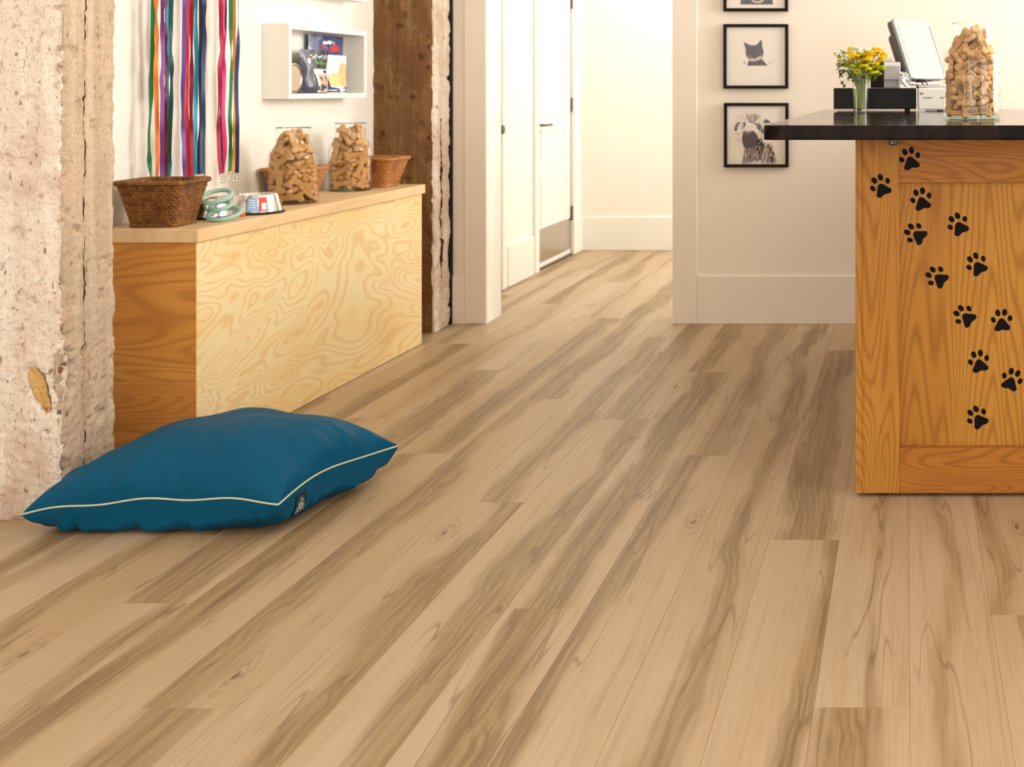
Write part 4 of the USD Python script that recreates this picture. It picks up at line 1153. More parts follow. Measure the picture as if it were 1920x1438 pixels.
for (u, v, ang, deep) in PAWS:
    yf = PFY if deep else CF + 0.0006
    kk = yf / F
    sh_ = affinity.translate(affinity.rotate(affinity.scale(paw, 41.5 * kk, 41.5 * kk, origin=(0, 0)), ang, origin=(0, 0)), (u - CU) * kk, H + (CV - v) * kk)
    m = flat(sh_, 0.0008)
    m.apply_translation([0, yf - 0.0001, 0])
    part('paw_print', m, MAT['black_decal'], ctr, False, 'black paw print')

# dark worktop overhanging the front and the left
g = Graph()
pos = g('geometry').position
st = g.noise(g.scaled(pos, (9, 1.4, 1)), 3.0, 5.0, 0.6, 0.4)
sp = g.noise(pos, 60.0, 4.0, 0.7)
cc = g.mix(g.remap(st.fac, 0.35, 0.7), (0.004, 0.0016, 0.001), (0.018, 0.007, 0.0035))
bp = g('bump', height=g.noise(g.scaled(pos, (30, 8, 30)), 1.0, 4.0, 0.6).fac, strength=0.03, distance=0.003).normal
MAT['worktop'] = g.done('worktop', g('principled_bsdf', base_color=cc, roughness=g.remap(sp.fac, 0.44, 0.70, 0.03, 0.22, False), specular_ior_level=0.06, normal=bp).BSDF)
wt = sbox(-0.392, 3.20, 2.25, 5.62).buffer(-0.02).buffer(0.02, 10)
wtm = soft_prism(wt, 0.040, 0.003, 300, 3)
wtm.apply_translation([0, 0, ZT - 0.040])
single('counter_top', wtm, MAT['worktop'], 'dark glossy wooden worktop with a chipped edge overhanging the oak counter', 'worktop', smooth=40)
MAT['bracket'] = plain('bracket', (0.05, 0.022, 0.012), 0.4, coat=0.3)
bk = rbox(-0.0, 0.026, CF - 0.02, CF + 0.0, ZT - 0.0655, ZT - 0.0405, 0.004)
tag_ = thing('worktop_bracket', 'small dark bracket under the worktop at the top of the oak post', 'bracket', (cx(1673), CF - 0.01, ZT - 0.0655))
part('plate', moved(bk, matrix((cx(1667), 0, 0))), MAT['bracket'], tag_)
sc = trimesh.creation.icosphere(2, 0.0035)
part('screw', moved(sc, matrix((cx(1673), CF - 0.0205, ZT - 0.057))), MAT['steel'], tag_, True)

# ------------------------------------------------------------------ on the counter: cash drawer, printers, screen
MAT['black_plastic'] = plain('black_plastic', (0.010, 0.007, 0.006), 0.4, spec=0.15)
MAT['dark_plastic'] = plain('dark_plastic', (0.030, 0.022, 0.018), 0.45, spec=0.15)
MAT['grey_plastic'] = plain('grey_plastic', (0.10, 0.088, 0.078), 0.45)
MAT['pale_plastic'] = plain('pale_plastic', (0.62, 0.58, 0.58), 0.4)
MAT['white_plastic'] = plain('white_plastic', (0.80, 0.78, 0.75), 0.35)
MAT['screen_bezel'] = plain('screen_bezel', (0.30, 0.345, 0.355), 0.35)
MAT['screen_glass'] = plain('screen_glass', (0.33, 0.35, 0.355), 0.12, coat=0.6)
Y0 = 5.22


def wpt(u, v, Y=Y0):
    return at(u, v, Y)


dr = thing('cash_drawer', 'long low black cash drawer at the back of the dark worktop', 'cash drawer', (-0.15, 5.38, ZT))
a, b = wpt(1563, 165), wpt(1718, 205)
part('drawer_case', rbox(a[0], b[0], Y0, Y0 + 0.33, ZT + 0.008, a[2], 0.003), MAT['black_plastic'], dr)
part('drawer_front', rbox(a[0] + 0.085, b[0] - 0.002, Y0 - 0.006, Y0 - 0.0005, ZT + 0.010, a[2] - 0.004, 0.002), MAT['black_plastic'], dr)
for x in (a[0] + 0.10, b[0] - 0.04):
    for y in (Y0 + 0.03, Y0 + 0.29):
        part('foot', moved(trimesh.creation.cylinder(0.012, 0.008, sections=16), matrix((x, y, ZT + 0.0042))), MAT['black_rubber'], dr)
pr = thing('document_printer', 'white desktop printer with slots beside the black cash drawer', 'printer', (0.17, 5.36, ZT))
c, d = wpt(1721, 163, Y0 - 0.02), wpt(1835, 205, Y0 - 0.02)
part('printer_case', rbox(c[0], d[0], Y0 - 0.02, Y0 + 0.26, ZT + 0.004, c[2] - 0.004, 0.006), MAT['white_plastic'], pr)
part('printer_lid', rbox(c[0] + 0.002, d[0] - 0.002, Y0 - 0.016, Y0 + 0.255, c[2] - 0.002, c[2] + 0.006, 0.002), MAT['pale_plastic'], pr)
for (u0, u1, v0) in ((1731, 1748, 182.5), (1762, 1785, 182.5)):
    p, q_ = wpt(u0, v0, Y0 - 0.02), wpt(u1, v0 + 1.4, Y0 - 0.02)
    part('paper_slot', box(p[0], q_[0], Y0 - 0.0212, Y0 - 0.019, q_[2], p[2]), MAT['dark_plastic'], pr, False, 'dark slot')
p, q_ = wpt(1725, 174, Y0 - 0.02), wpt(1731, 177, Y0 - 0.02)
part('grey_mark', box(p[0], q_[0], Y0 - 0.0208, Y0 - 0.019, q_[2], p[2]), MAT['grey_plastic'], pr, False)
for (u0, u1, m_) in ((1713, 1735, 'white_plastic'), (1757, 1764, 'dark_plastic'), (1764, 1772, 'dark_plastic')):
    p = wpt(u0, 205, Y0 - 0.03)
    q_ = wpt(u1, 205, Y0 - 0.03)
    part('foot', rbox(max(p[0], c[0] + 0.002), max(q_[0], c[0] + 0.012), Y0 - 0.0195, Y0 + 0.02, ZT + 0.0003, ZT + 0.0045, 0.0005), MAT[m_], pr)

# receipt printer: a dark body with a light front
rp = thing('receipt_printer', 'upright receipt printer with a light grey face on top of the cash drawer', 'printer', (-0.13, 5.33, a[2]))
zt = a[2] + 0.0005
e0, e1 = wpt(1657, 118, Y0 + 0.02), wpt(1688, 163, Y0 + 0.02)
prof = Polygon([(Y0 + 0.055, zt), (Y0 + 0.025, e0[2] - 0.01), (Y0 + 0.045, e0[2] + 0.004), (Y0 + 0.15, e0[2] + 0.01), (Y0 + 0.15, zt)])


def yz_prism(poly, x0, x1, bev=0.004):
    m = soft_prism(poly.buffer(-0.004).buffer(0.004, 6), x1 - x0, bev, 90, 3)
    v = np.array(m.vertices)
    return tm(np.column_stack([v[:, 2] + x0, v[:, 0], v[:, 1]]), m.faces)


part('printer_body', yz_prism(prof, wpt(1632, 0, Y0 + 0.05)[0], e0[0] - 0.001), MAT['dark_plastic'], rp)
part('light_cover', yz_prism(prof, e0[0], e1[0]), MAT['pale_plastic'], rp)
part('cover_seam', rbox(e0[0] - 0.0005, e1[0] + 0.0006, Y0 + 0.0335, Y0 + 0.06, zt + 0.036, zt + 0.0375, 0.0003), MAT['grey_plastic'], rp, False)
rl = wpt(1664, 108, Y0 + 0.07)
cyl = moved(trimesh.creation.cylinder(0.021, 0.075, sections=32), trimesh.transformations.rotation_matrix(math.pi / 2, [0, 1, 0]))
part('paper_roll', moved(cyl, matrix((e0[0] + 0.0, Y0 + 0.085, e0[2] + 0.024))), MAT['white_plastic'], rp, 40, 'white paper roll')

# touch screen: built flat, then leaned back and turned to the right
TS = thing('touch_screen', 'grey point-of-sale touch screen leaning back above the printers', 'monitor', M=np.eye(4))
aw = math.radians(55)
W_, HH = 0.30, 0.295
ex = np.array([math.cos(aw), math.sin(aw), 0])
nn = np.array([math.sin(aw), -math.cos(aw), 0])
tilt = math.radians(21)
ez = np.array([0, 0, 1]) * math.cos(tilt) - nn * math.sin(tilt)
en = np.cross(ex, ez)
en = en if en @ nn > 0 else -en
org = wpt(1709, 147, Y0 + 0.03)
FM = np.eye(4)
FM[:3, 0], FM[:3, 1], FM[:3, 2], FM[:3, 3] = ex, -en, ez, org


def sp_(poly, y0, y1, bev):
    """A shape in the screen's own plane (across, up), from depth y0 (front) to y1 (back)."""
    m = soft_prism(poly, y1 - y0, bev, 80, 3)
    v = np.array(m.vertices)
    return moved(tm(np.column_stack([v[:, 0], y0 + v[:, 2], v[:, 1]]), m.faces[:, ::-1]), FM)


fr_ = sbox(0, 0, W_, HH).buffer(-0.02).buffer(0.02, 8)
part('screen_bezel', sp_(fr_, 0.0, 0.016, 0.004), MAT['screen_bezel'], TS)
part('screen_glass', sp_(sbox(0.022, 0.030, W_ - 0.022, HH - 0.030).buffer(-0.004).buffer(0.004, 4), -0.0012, 0.001, 0.0004), MAT['screen_glass'], TS, label='bright screen face')
part('screen_edge', sp_(sbox(W_ - 0.0205, 0.026, W_ - 0.0180, HH - 0.028), -0.0014, 0.001, 0.0004), MAT['dark_plastic'], TS, False)
part('rear_shell', sp_(fr_.buffer(-0.004), 0.0165, 0.045, 0.010), MAT['grey_plastic'], TS)
part('rear_hump', sp_(sbox(0.02, 0.01, W_ - 0.03, HH - 0.06).buffer(-0.02).buffer(0.02, 8), 0.0455, 0.075, 0.014), MAT['grey_plastic'], TS)
cfoot = org + ex * 0.15 - en * 0.03
neck = np.array([org + ex * 0.15 - en * 0.05 + ez * 0.06, org + ex * 0.15 - en * 0.055 + np.array([0, 0, -0.015]), np.array([cfoot[0], cfoot[1] + 0.02, c[2] + 0.016])])
part('stand_neck', tube(neck, 0.022, 16), MAT['dark_plastic'], TS, 40)
part('stand_foot', rbox(cfoot[0] - 0.075, cfoot[0] + 0.075, cfoot[1] - 0.11, cfoot[1] + 0.07, c[2] + 0.0065, c[2] + 0.020, 0.006), MAT['white_plastic'], TS)
for k, (du, bend) in enumerate(((0, 0.01), (8, 0.016))):
    p0 = wpt(1712 + du, 150, Y0 + 0.05)
    pts = [p0, p0 + np.array([0.022, -0.03, 0.002 + bend * 0.2]), p0 + np.array([0.040, -0.045, -0.006]), p0 + np.array([0.045, -0.050, c[2] + 0.009 - p0[2]])]
    t_ = np.linspace(0, 1, 24)
    q3_ = np.array([(1 - s) ** 3 * pts[0] + 3 * s * (1 - s) ** 2 * pts[1] + 3 * s * s * (1 - s) * pts[2] + s ** 3 * pts[3] for s in t_])
    part('cable', tube(q3_, 0.0028, 8), MAT['dark_plastic'], TS, True)

# glass cup of wrapped silver sweets
MAT['foil'] = plain('foil', (0.80, 0.78, 0.75), 0.2, metal=1.0)
MAT['cup_glass'] = pane('cup_glass', (0.95, 0.96, 0.96), 0.9, 0.02, (0.6, 0.63, 0.62))
MAT['vase_glass'] = pane('vase_glass', (0.97, 0.98, 0.96), 1.0, 0.0, (0.45, 0.50, 0.44))
gc = wpt(1696, 163, Y0 + 0.03)
cup = thing('sweet_dish', 'small square glass dish of silver foil sweets on the cash drawer', 'dish', (gc[0], Y0 + 0.035, zt))
w2 = 0.031
ot, it = sbox(-w2, -w2, w2, w2).buffer(-0.006).buffer(0.006), sbox(-w2 + 0.004, -w2 + 0.004, w2 - 0.004, w2 - 0.004)
wl_ = trimesh.creation.extrude_polygon(ot.difference(it), 0.052, engine='earcut')
fl_ = trimesh.creation.extrude_polygon(it.buffer(0.0005), 0.005, engine='earcut')
part('glass_wall', [moved(wl_, matrix((gc[0], Y0 + 0.036, zt))), moved(fl_, matrix((gc[0], Y0 + 0.036, zt)))], MAT['cup_glass'], cup, 40)
for k in range(14):
    x, y = RNG.uniform(-0.019, 0.019, 2)
    p = trimesh.creation.icosphere(1, 0.0105)
    v = np.array(p.vertices) * RNG.uniform(0.75, 1.3, (len(p.vertices), 1)) * np.array([1.15, 0.8, 0.7])
    R = trimesh.transformations.euler_matrix(*RNG.uniform(0, 6, 3))
    m = moved(tm(v, p.faces), R)
    s_ = single('foil_sweet', moved(m, matrix((gc[0] + x * 0.75, Y0 + 0.036 + y * 0.75, zt + 0.016 + 0.0036 * k))), MAT['foil'], 'crumpled silver foil sweet in the square glass dish', 'sweet', 'silver foil sweets in the glass dish', False)

# ------------------------------------------------------------------ vase of flowers
VX, VY = -0.196, 5.02
MAT['water'] = pane('water', (0.93, 0.93, 0.72), 0.5, 0.0, (0.70, 0.68, 0.36), 1.33)
MAT['stem_green'] = plain('stem_green', lin(140, 150, 50), 0.5, vary=0.3)


def petal(name, c1, c2):
    g = Graph()
    col = g.mix(g.noise(g('geometry').position, 90.0, 2.0).fac, c1, c2)
    df = g('principled_bsdf', base_color=col, roughness=0.6, specular_ior_level=0.2).BSDF
    tr = g('translucent_bsdf', color=col).BSDF
    return g.done(name, g('mix_closure', fac=0.35, closure1=df, closure2=tr).closure)


MAT['petal_yellow'] = petal('petal_yellow', lin(252, 232, 40), lin(240, 210, 15))
MAT['petal_gold'] = petal('petal_gold', lin(255, 228, 12), lin(252, 198, 15))
MAT['petal_lime'] = petal('petal_lime', lin(215, 222, 50), lin(165, 185, 45))
MAT['petal_white'] = petal('petal_white', lin(250, 250, 238), lin(236, 240, 215))
MAT['leaf_green'] = petal('leaf_green', lin(120, 150, 45), lin(90, 120, 35))
MAT['leaf_dark'] = petal('leaf_dark', lin(92, 104, 34), lin(70, 78, 28))
vs = thing('flower_vase', 'tapered clear glass tumbler of water holding the flowers', 'vase', (VX, VY, ZT))
kv = VY / F
HV = 78 * kv
r0, r1 = 12.5 * kv, 17.5 * kv
vp = [(0.0, 0.0), (r0 - 0.002, 0.0), (r0, 0.002), (r1, HV), (r1 - 0.0025, HV + 0.0008), (r0 - 0.0035 + 0.001, 0.010), (0.0, 0.010)]
part('glass_body', moved(lathe(vp, 64), matrix((VX, VY, ZT))), MAT['vase_glass'], vs, 50)
rw = r0 + (r1 - r0) * 0.55 - 0.0045
part('water', moved(lathe([(0.0, 0.0112), (r0 - 0.004, 0.0112), (rw, HV * 0.55), (0.0, HV * 0.55)], 48), matrix((VX, VY, ZT))), MAT['water'], vs, 40)
bq = thing('flower_bouquet', 'bunch of small yellow and white flowers standing in the glass tumbler', 'flowers', (VX, VY, ZT + 0.012))
rg = np.random.default_rng(21)


def tuft(c, r, n, size):
    """A head of many tiny florets."""
    ms = []
    for _ in range(n):
        d = rg.normal(size=3)
        d /= np.linalg.norm(d)
        d[2] = abs(d[2]) * 0.8 + 0.1 * d[2]
        q = trimesh.creation.icosphere(0, size * rg.uniform(0.7, 1.3))
        ms.append(moved(q, matrix(np.array(c) + d * r * rg.uniform(0.5, 1.0) * np.array([1, 1, 0.75]))))
    return ms


def leaf(c, d, up, l, w):
    """A pointed leaf, cupped along the midrib, 2D outline given thickness by its fold."""
    d = np.array(d, float) / np.linalg.norm(d)
    s = np.cross(d, up)
    s /= np.linalg.norm(s)
    n = np.cross(s, d)
    t = np.linspace(0, 1, 7)
    ww = w * np.sin(np.pi * t ** 0.8)
    mid = np.array(c) + d * (l * t)[:, None] - n * (0.15 * l * t ** 2)[:, None]
    rows = np.stack([mid + s * ww[:, None] + n * (0.3 * ww)[:, None], mid, mid - s * ww[:, None] + n * (0.3 * ww)[:, None]], 1)
    return grid_mesh(rows)


neck_z = ZT + HV
heads = []
for k in range(120):
    u = rg.uniform(1573, 1658)
    v = rg.uniform(92, 142)
    if ((u - 1616) / 47) ** 2 + ((v - 118) / 33) ** 2 > 1:
        continue
    heads.append((u, v, rg.uniform(-0.07, 0.07)))
kinds = []
for (u, v, dy) in heads:
    c = at(u, v, VY)
    c[1] += dy
    f = (u - 1573) / 85
    mt = 'petal_gold' if (f > 0.66 and v < 112) else ('petal_white' if (f < 0.25 and rg.uniform() < 0.6) or (v < 98 and rg.uniform() < 0.5) else ('petal_lime' if v > 126 and rg.uniform() < 0.7 else 'petal_yellow'))
    part('flower_head', tuft(c, 0.017, 30, 0.0038), MAT[mt], bq, False)
    kinds.append((c, mt))
stems = []
for i, (c, mt) in enumerate(kinds):
    an = rg.uniform(0, 6.28)
    b = np.array([VX + 0.014 * math.cos(an) * rg.uniform(0.2, 1), VY + 0.014 * math.sin(an) * rg.uniform(0.2, 1), ZT + 0.014])
    m_ = np.array([VX + (c[0] - VX) * 0.25, VY + (c[1] - VY) * 0.25, neck_z - 0.006])
    t_ = np.linspace(0, 1, 12)[:, None]
    q = (1 - t_) ** 2 * b + 2 * t_ * (1 - t_) * m_ + t_ ** 2 * c
    part('stem', tube(q, 0.0013, 5), MAT['stem_green'], bq, True)
lv, lv2 = [], []
for k in range(210):
    u, v = rg.uniform(1572, 1650), rg.uniform(100, 152)
    if ((u - 1612) / 42) ** 2 + ((v - 128) / 27) ** 2 > 1 and k > 22:
        continue
    if k <= 22:
        u, v = rg.uniform(1570, 1588), rg.uniform(92, 148)
    c = at(u, v, VY)
    c[1] += rg.uniform(-0.06, 0.06)
    d = rg.normal(size=3) + np.array([(c[0] - VX) * 12, 0, 0.2])
    (lv if rg.uniform() < 0.5 else lv2).append(leaf(c, d, rg.normal(size=3), rg.uniform(0.012, 0.022), rg.uniform(0.004, 0.007)))
part('foliage', lv, MAT['leaf_green'], bq, False, kind='stuff')
part('foliage', lv2, MAT['leaf_dark'], bq, False, kind='stuff')
for (u, v) in ((1581, 152), (1585, 158), (1578, 138)):
    c = at(u, v, VY)
    st0 = at(1601, 140, VY)
    part('sprig', [tube(np.linspace(st0, c, 6), 0.0008, 4), leaf(c, (-0.4, 0, -0.6), (0, -1, 0.2), 0.018, 0.008)], MAT['leaf_green'], bq, False)

# ------------------------------------------------------------------ framed pictures
MAT['mat_board'] = plain('mat_board', (0.80, 0.72, 0.66), 0.8, vary=0.02)
MAT['ink_dark'] = plain('ink_dark', lin(82, 72, 78), 0.8, vary=0.15)
MAT['ink_mid'] = plain('ink_mid', lin(132, 118, 118), 0.8, vary=0.25)
MAT['ink_black'] = plain('ink_black', lin(52, 42, 46), 0.8, vary=0.2)
MAT['ink_pale'] = plain('ink_pale', lin(205, 185, 172), 0.8, vary=0.1)
MAT['picture_glass'] = pane('picture_glass', (0.99, 0.99, 0.98), 0.6, 0.0, ior=1.3)
FY = 5.945
kf = FY / F


def fxz(u, v):
    return ((u - CU) * kf, H + (CV - v) * kf)


def picture(u0, v0, u1, v1, label):
    t = thing('framed_picture', label, 'picture', ((u0 + u1 - 2 * CU) * kf / 2, FY + 0.012, H + (CV - v1) * kf))
    x0, z1 = fxz(u0, v0)
    x1, z0 = fxz(u1, v1)
    b = 0.0155
    for (p, q, r, s) in ((x0, x1, z1 - b, z1), (x0, x1, z0, z0 + b), (x0, x0 + b, z0 + b, z1 - b), (x1 - b, x1, z0 + b, z1 - b)):
        part('frame_bar', rbox(p, q, FY, FY + 0.026, r, s, 0.0015), MAT['black_frame'], t)
    part('mount', box(x0 + b * 0.6, x1 - b * 0.6, FY + 0.014, FY + 0.018, z0 + b * 0.6, z1 - b * 0.6), MAT['mat_board'], t, False, 'pale picture mount')
    part('glass', box(x0 + b - 0.001, x1 - b + 0.001, FY + 0.006, FY + 0.0075, z0 + b - 0.001, z1 - b + 0.001), MAT['picture_glass'], t, False)
    return t


def ink(t, polys, mat, nm, lift):
    """Flat print on the mount; polygons in pixels of the picture."""
    sh_ = unary_union([Polygon([fxz(*p) for p in pl]).buffer(0) for pl in polys]) if isinstance(polys, list) else polys
    m = flat(sh_, 0.0002)
    m.apply_translation([0, FY + 0.0139 - lift, 0])
    part(nm, m, MAT[mat], t, False)


def Q(x, y, s, ox, oy):
    return (ox + x / s, oy + y / s)


p1 = picture(1356, -102, 1477, 21, 'black framed picture at the top edge, only its lower end in view')
S1_ = 4.356
ink(p1, [[Q(x, y, S1_, 1340, 0) for (x, y) in ((205, 35), (212, -10), (230, -60), (260, -90), (420, -90), (450, -50), (468, -10), (474, 35))]], 'ink_dark', 'animal_print', 0.0)
ink(p1, [[Q(x, y, S1_, 1340, 0) for (x, y) in ((285, -20), (300, 8), (335, 24), (375, 22), (400, 4), (410, -20), (385, 0), (340, 10), (305, -2))]], 'ink_pale', 'pale_collar', 0.0003)
p2 = picture(1356, 45, 1477.5, 166, 'black framed picture of a dark cat, middle of the column of three')
ink(p2, [[Q(x, y, S1_, 1340, 0) for (x, y) in ((232, 342), (262, 356), (288, 368), (322, 370), (346, 362), (362, 340), (376, 320), (384, 345), (386, 385), (398, 420), (392, 455), (378, 476), (398, 500), (432, 536), (262, 536), (272, 500), (284, 490), (262, 468), (250, 440), (250, 395), (240, 365))]], 'ink_dark', 'cat_print', 0.0)
ink(p2, [[Q(x, y, S1_, 1340, 0) for (x, y) in ((272, 492), (284, 478), (310, 474), (326, 484), (345, 466), (372, 458), (388, 464), (380, 480), (352, 492), (325, 500), (300, 500))]], 'ink_pale', 'pale_muzzle', 0.0003)
ink(p2, [[Q(x, y, S1_, 1340, 0) for (x, y) in ((262, 462), (285, 452), (300, 466), (280, 476))]], 'ink_mid', 'grey_cheek', 0.0003)
ink(p2, [[Q(x, y, S1_, 1340, 0) for (x, y) in ((355, 448), (380, 440), (388, 455), (362, 462))]], 'ink_mid', 'grey_cheek', 0.0003)
ink(p2, [[Q(x, y, S1_, 1340, 0) for (x, y) in ((226, 530), (238, 508), (250, 500), (244, 518))]], 'ink_mid', 'whisker_mark', 0.0)
ink(p2, [[Q(x, y, S1_, 1340, 0) for (x, y) in ((436, 500), (448, 508), (458, 524), (446, 518))]], 'ink_mid', 'whisker_mark', 0.0)
p3 = picture(1357, 193, 1478, 314, 'black framed picture of a shaggy dog, lowest of the column of three')
S3 = 10.274


def D(pts):
    return [Q(x, y, S3, 1350, 185) for (x, y) in pts]


rd = np.random.default_rng(9)


def strokes(region, n, length, width, ang, spread=0.3):
    """Hair strokes inside a region (crop pixels): tapering slivers along a direction."""
    P = Polygon(region)
    out = []
    x0, y0, x1, y1 = P.bounds
    while len(out) < n:
        x, y = rd.uniform(x0, x1), rd.uniform(y0, y1)
        if not P.contains(Point(x, y)):
            continue
        a_ = (ang(x, y) if callable(ang) else ang) + rd.normal(0, spread)
        l, w = length * rd.uniform(0.6, 1.3), width * rd.uniform(0.6, 1.4)
        dx, dy = math.cos(a_), math.sin(a_)
        out.append(D([(x - dy * w, y + dx * w), (x + dx * l * 0.5 - dy * w * 0.6, y + dy * l * 0.5 + dx * w * 0.6), (x + dx * l, y + dy * l), (x + dx * l * 0.5 + dy * w * 0.6, y + dy * l * 0.5 - dx * w * 0.6), (x + dy * w, y - dx * w)]))
    return out


head = [(300, 500), (330, 420), (420, 370), (520, 330), (640, 320), (760, 350), (850, 420), (880, 520), (860, 640), (820, 760), (800, 880), (700, 960), (480, 960), (400, 880), (360, 760), (310, 620)]
chest = [(470, 960), (560, 920), (700, 940), (800, 880), (880, 840), (980, 880), (1030, 980), (1060, 1090), (1120, 1190), (420, 1190), (440, 1080)]
rad_ = lambda x, y: math.atan2(y - 600, x - 590)
ink(p3, strokes(head, 120, 120, 9, rad_), 'ink_pale', 'pale_hair', 0.0)
ink(p3, strokes(chest, 150, 130, 10, math.pi / 2 + 0.1, 0.25) + [D(chest[:5] + [(810, 1000), (790, 1190), (430, 1190)])], 'ink_mid', 'grey_hair', 0.0)
ink(p3, [D([(265, 600), (285, 520), (330, 460), (380, 440), (360, 500), (330, 540), (320, 620), (285, 625)]), D([(820, 450), (870, 390), (930, 420), (985, 475), (930, 470), (870, 480)]), D([(440, 640), (490, 620), (560, 640), (620, 610), (680, 660), (730, 740), (720, 860), (680, 940), (560, 965), (480, 960), (430, 880), (415, 760)])], 'ink_dark', 'dark_muzzle', 0.0003)
ink(p3, strokes([(690, 780), (800, 760), (830, 900), (780, 1040), (720, 1050)], 40, 90, 12, math.pi / 2) + strokes([(900, 880), (980, 920), (1060, 1100), (1060, 1190), (930, 1190)], 40, 90, 10, math.pi / 2 + 0.2) + strokes([(660, 480), (720, 460), (810, 560), (830, 680), (720, 560)], 30, 70, 9, 0.9) + strokes([(440, 450), (500, 440), (480, 540), (430, 540)], 12, 50, 8, 1.8) + strokes([(450, 1090), (760, 1090), (780, 1190), (440, 1190)], 30, 60, 8, math.pi / 2), 'ink_black', 'black_hair', 0.0006)
ink(p3, strokes([(500, 340), (760, 340), (700, 470), (540, 480)], 40, 80, 7, lambda x, y: math.atan2(y - 640, x - 600)), 'ink_mid', 'brow_hair', 0.0006)
ink(p3, strokes(chest, 60, 110, 6, math.pi / 2 + 0.1, 0.3) + strokes([(430, 560), (600, 560), (620, 640), (430, 660)], 16, 60, 6, 2.4), 'ink_pale', 'light_hair', 0.0009)

# ------------------------------------------------------------------ pet bed
g = Graph()
pos = g('geometry').position
wv = g.noise(pos, 900.0, 2.0, 0.5)
nb = g.noise(pos, 4.0, 3.0, 0.5)
cb = g.mix(nb.fac, lin(0, 74, 108), lin(2, 86, 124))
MAT['bed_cloth'] = g.done('bed_cloth', g('principled_bsdf', base_color=cb, roughness=0.55, specular_ior_level=0.12, sheen_weight=0.0, normal=g('bump', height=wv.fac, strength=0.12, distance=0.0006).normal).BSDF)
MAT['piping'] = plain('piping', lin(205, 205, 172), 0.6)
MAT['tag_cloth'] = plain('tag_cloth', lin(8, 36, 46), 0.6)
MAT['emblem_thread'] = plain('emblem_thread', lin(190, 215, 215), 0.6)
COR = {(-1, -1): (-2.365, 3.135, 0.062), (1, -1): (-1.668, 3.115, 0.098), (1, 1): (-1.560, 3.600, 0.100), (-1, 1): (-2.25, 3.665, 0.085)}


def bed_point(s, t, side):
    s, t = np.asarray(s, float), np.asarray(t, float)
    k = 0.065
    s2 = s * (1 - k * (1 - t ** 2) * np.abs(s) ** 2)
    t2 = t * (1 - k * (1 - s ** 2) * np.abs(t) ** 2)
    w = [((1 + a_ * s2) / 2) * ((1 + b_ * t2) / 2) for (a_, b_) in COR]
    P = sum(w_[..., None] * np.array(c_) for w_, c_ in zip(w, COR.values()))
    em = np.maximum((1 - s ** 2) * np.abs(t) ** 6, (1 - t ** 2) * np.abs(s) ** 6)
    seam = P[..., 2] + 0.018 * (1 - s ** 2 * t ** 2)
    seam = seam + 0.004 * np.sin(s * 9 + t * 4)
    ds, dt = 1 - np.abs(s), 1 - np.abs(t)
    body = (np.clip(1 - np.abs(s) ** 2.0, 0, 1) * np.clip(1 - np.abs(t) ** 2.0, 0, 1))
    # gathers run in from the seam and die out
    fade_t = np.exp(-dt / 0.16) * np.clip(dt / 0.02, 0, 1) * np.clip(ds * 5, 0, 1)
    fade_s = np.exp(-ds / 0.16) * np.clip(ds / 0.02, 0, 1) * np.clip(dt * 5, 0, 1)
    n1_ = meshkit.noise(np.stack([s * 13 + dt * 1.4, np.sign(t) * 3.3 + 10 + side * 5, dt * 1.5], -1), 3) - 0.5
    n2_ = meshkit.noise(np.stack([t * 11 + ds * 1.2, np.sign(s) * 4.3 + 20 + side * 5, ds * 1.5], -1), 4) - 0.5
    soft = meshkit.fbm(np.stack([s * 2.2, t * 2.2, np.full_like(s, side * 3.0)], -1), 3, 12) - 0.5
    if side > 0:
        z = seam + 0.147 * body ** 0.42 + 0.020 * soft * body ** 0.5 + 0.034 * (n1_ * fade_t + n2_ * fade_s)
    else:
        m_ = np.minimum(ds, dt)
        P = P.copy()
        mid_ = np.array([-1.96, 3.375])
        P[..., :2] = mid_ + (P[..., :2] - mid_) * (1 + 0.042 * np.exp(-((m_ - 0.07) / 0.07) ** 2) * np.clip(m_ / 0.05, 0, 1) * (1 - 0.8 * np.clip(np.abs(s * t) * 1.6 - 0.6, 0, 1)))[..., None]
        z = seam - 0.16 * body ** 0.35 + 0.048 * (n1_ * fade_t + n2_ * fade_s)
        z = np.where(z < 0.012, 0.003 + 0.009 * np.exp((z - 0.012) / 0.02), z)
    P[..., 2] = z
    return P


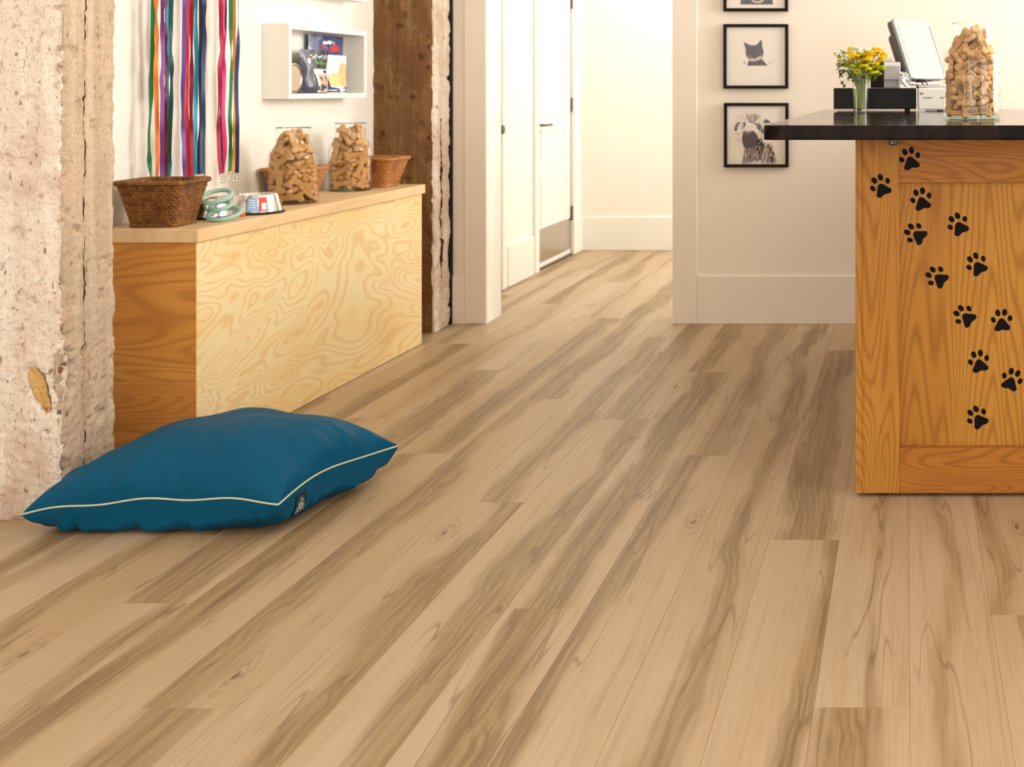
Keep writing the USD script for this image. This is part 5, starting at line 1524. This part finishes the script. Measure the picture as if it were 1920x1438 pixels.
bed = thing('pet_bed', 'big blue pillow pet bed with pale piping lying on the floor boards', 'pet bed', (-1.95, 3.37, 0))
q_ = np.linspace(-1, 1, 261)
q_ = np.sign(q_) * (1 - (1 - np.abs(q_)) ** 1.35)
s, t = np.meshgrid(q_, q_, indexing='ij')
top_, bot_ = bed_point(s, t, 1), bed_point(s, t, -1)
part('cover', [grid_mesh(top_), grid_mesh(bot_[::-1])], MAT['bed_cloth'], bed, True)
e_ = np.linspace(-1, 1, 120)
per = np.concatenate([np.stack([e_, -np.ones(120)], 1), np.stack([np.ones(119), e_[1:]], 1), np.stack([e_[::-1][1:], np.ones(119)], 1), np.stack([-np.ones(118), e_[::-1][1:-1]], 1)])
pth = (bed_point(per[:, 0], per[:, 1], 1) + bed_point(per[:, 0], per[:, 1], -1)) / 2
part('piping', tube(pth, 0.0027, 8, closed=True), MAT['piping'], bed, True, 'pale cream piping')


def on_bed(a_, b_, off):
    """A point on the bed's right lower flank: a along the seam (t), b inwards from it."""
    p = bed_point(1 - b_, a_, -1)
    d = 1e-3
    du, dv = bed_point(1 - b_ - d, a_, -1) - p, bed_point(1 - b_, a_ + d, -1) - p
    n_ = np.cross(du, dv)
    n_ /= np.linalg.norm(n_, axis=-1, keepdims=True) + 1e-12
    n_ = np.where(n_[..., :1] < 0, -n_, n_)
    return p + n_ * off


TA, TB = -0.58, 0.003
aa, bb = np.meshgrid(np.linspace(TA - 0.095, TA + 0.095, 14), np.linspace(0.002, 0.090, 18), indexing='ij')
tg = part('sewn_tag', grid_mesh(on_bed(aa, bb, 0.0022)), MAT['tag_cloth'], bed, True, 'dark sewn tag with a round pale emblem')


def blob(ca, cb_, ra, rb, rot=0.0, n=10):
    an = np.arange(n) * 2 * np.pi / n
    x, y = ra * np.cos(an), rb * np.sin(an)
    A_ = ca + x * math.cos(rot) - y * math.sin(rot)
    B_ = cb_ + (x * math.sin(rot) + y * math.cos(rot)) * 0.45
    rim_ = on_bed(A_, B_, 0.0034)
    cen = on_bed(np.array([ca]), np.array([cb_]), 0.0034)
    v_ = np.vstack([rim_, cen])
    return tm(v_, [[k, (k + 1) % n, n] for k in range(n)])


EB, ER = 0.036, 0.064
bl = [blob(TA + ER * math.cos(x), EB + ER * 0.42 * math.sin(x), 0.011, 0.0065, x) for x in np.arange(14) * 2 * np.pi / 14]
bl += [blob(TA + 0.040 * math.cos(x), EB + 0.040 * 0.42 * math.sin(x), 0.012, 0.008, x + 1.57) for x in np.arange(10) * 2 * np.pi / 10]
bl += [blob(TA, EB, 0.015, 0.022), blob(TA - 0.018, EB - 0.010, 0.010, 0.008), blob(TA + 0.018, EB - 0.008, 0.010, 0.008)]
part('emblem', bl, MAT['emblem_thread'], tg, True, 'pale round emblem')
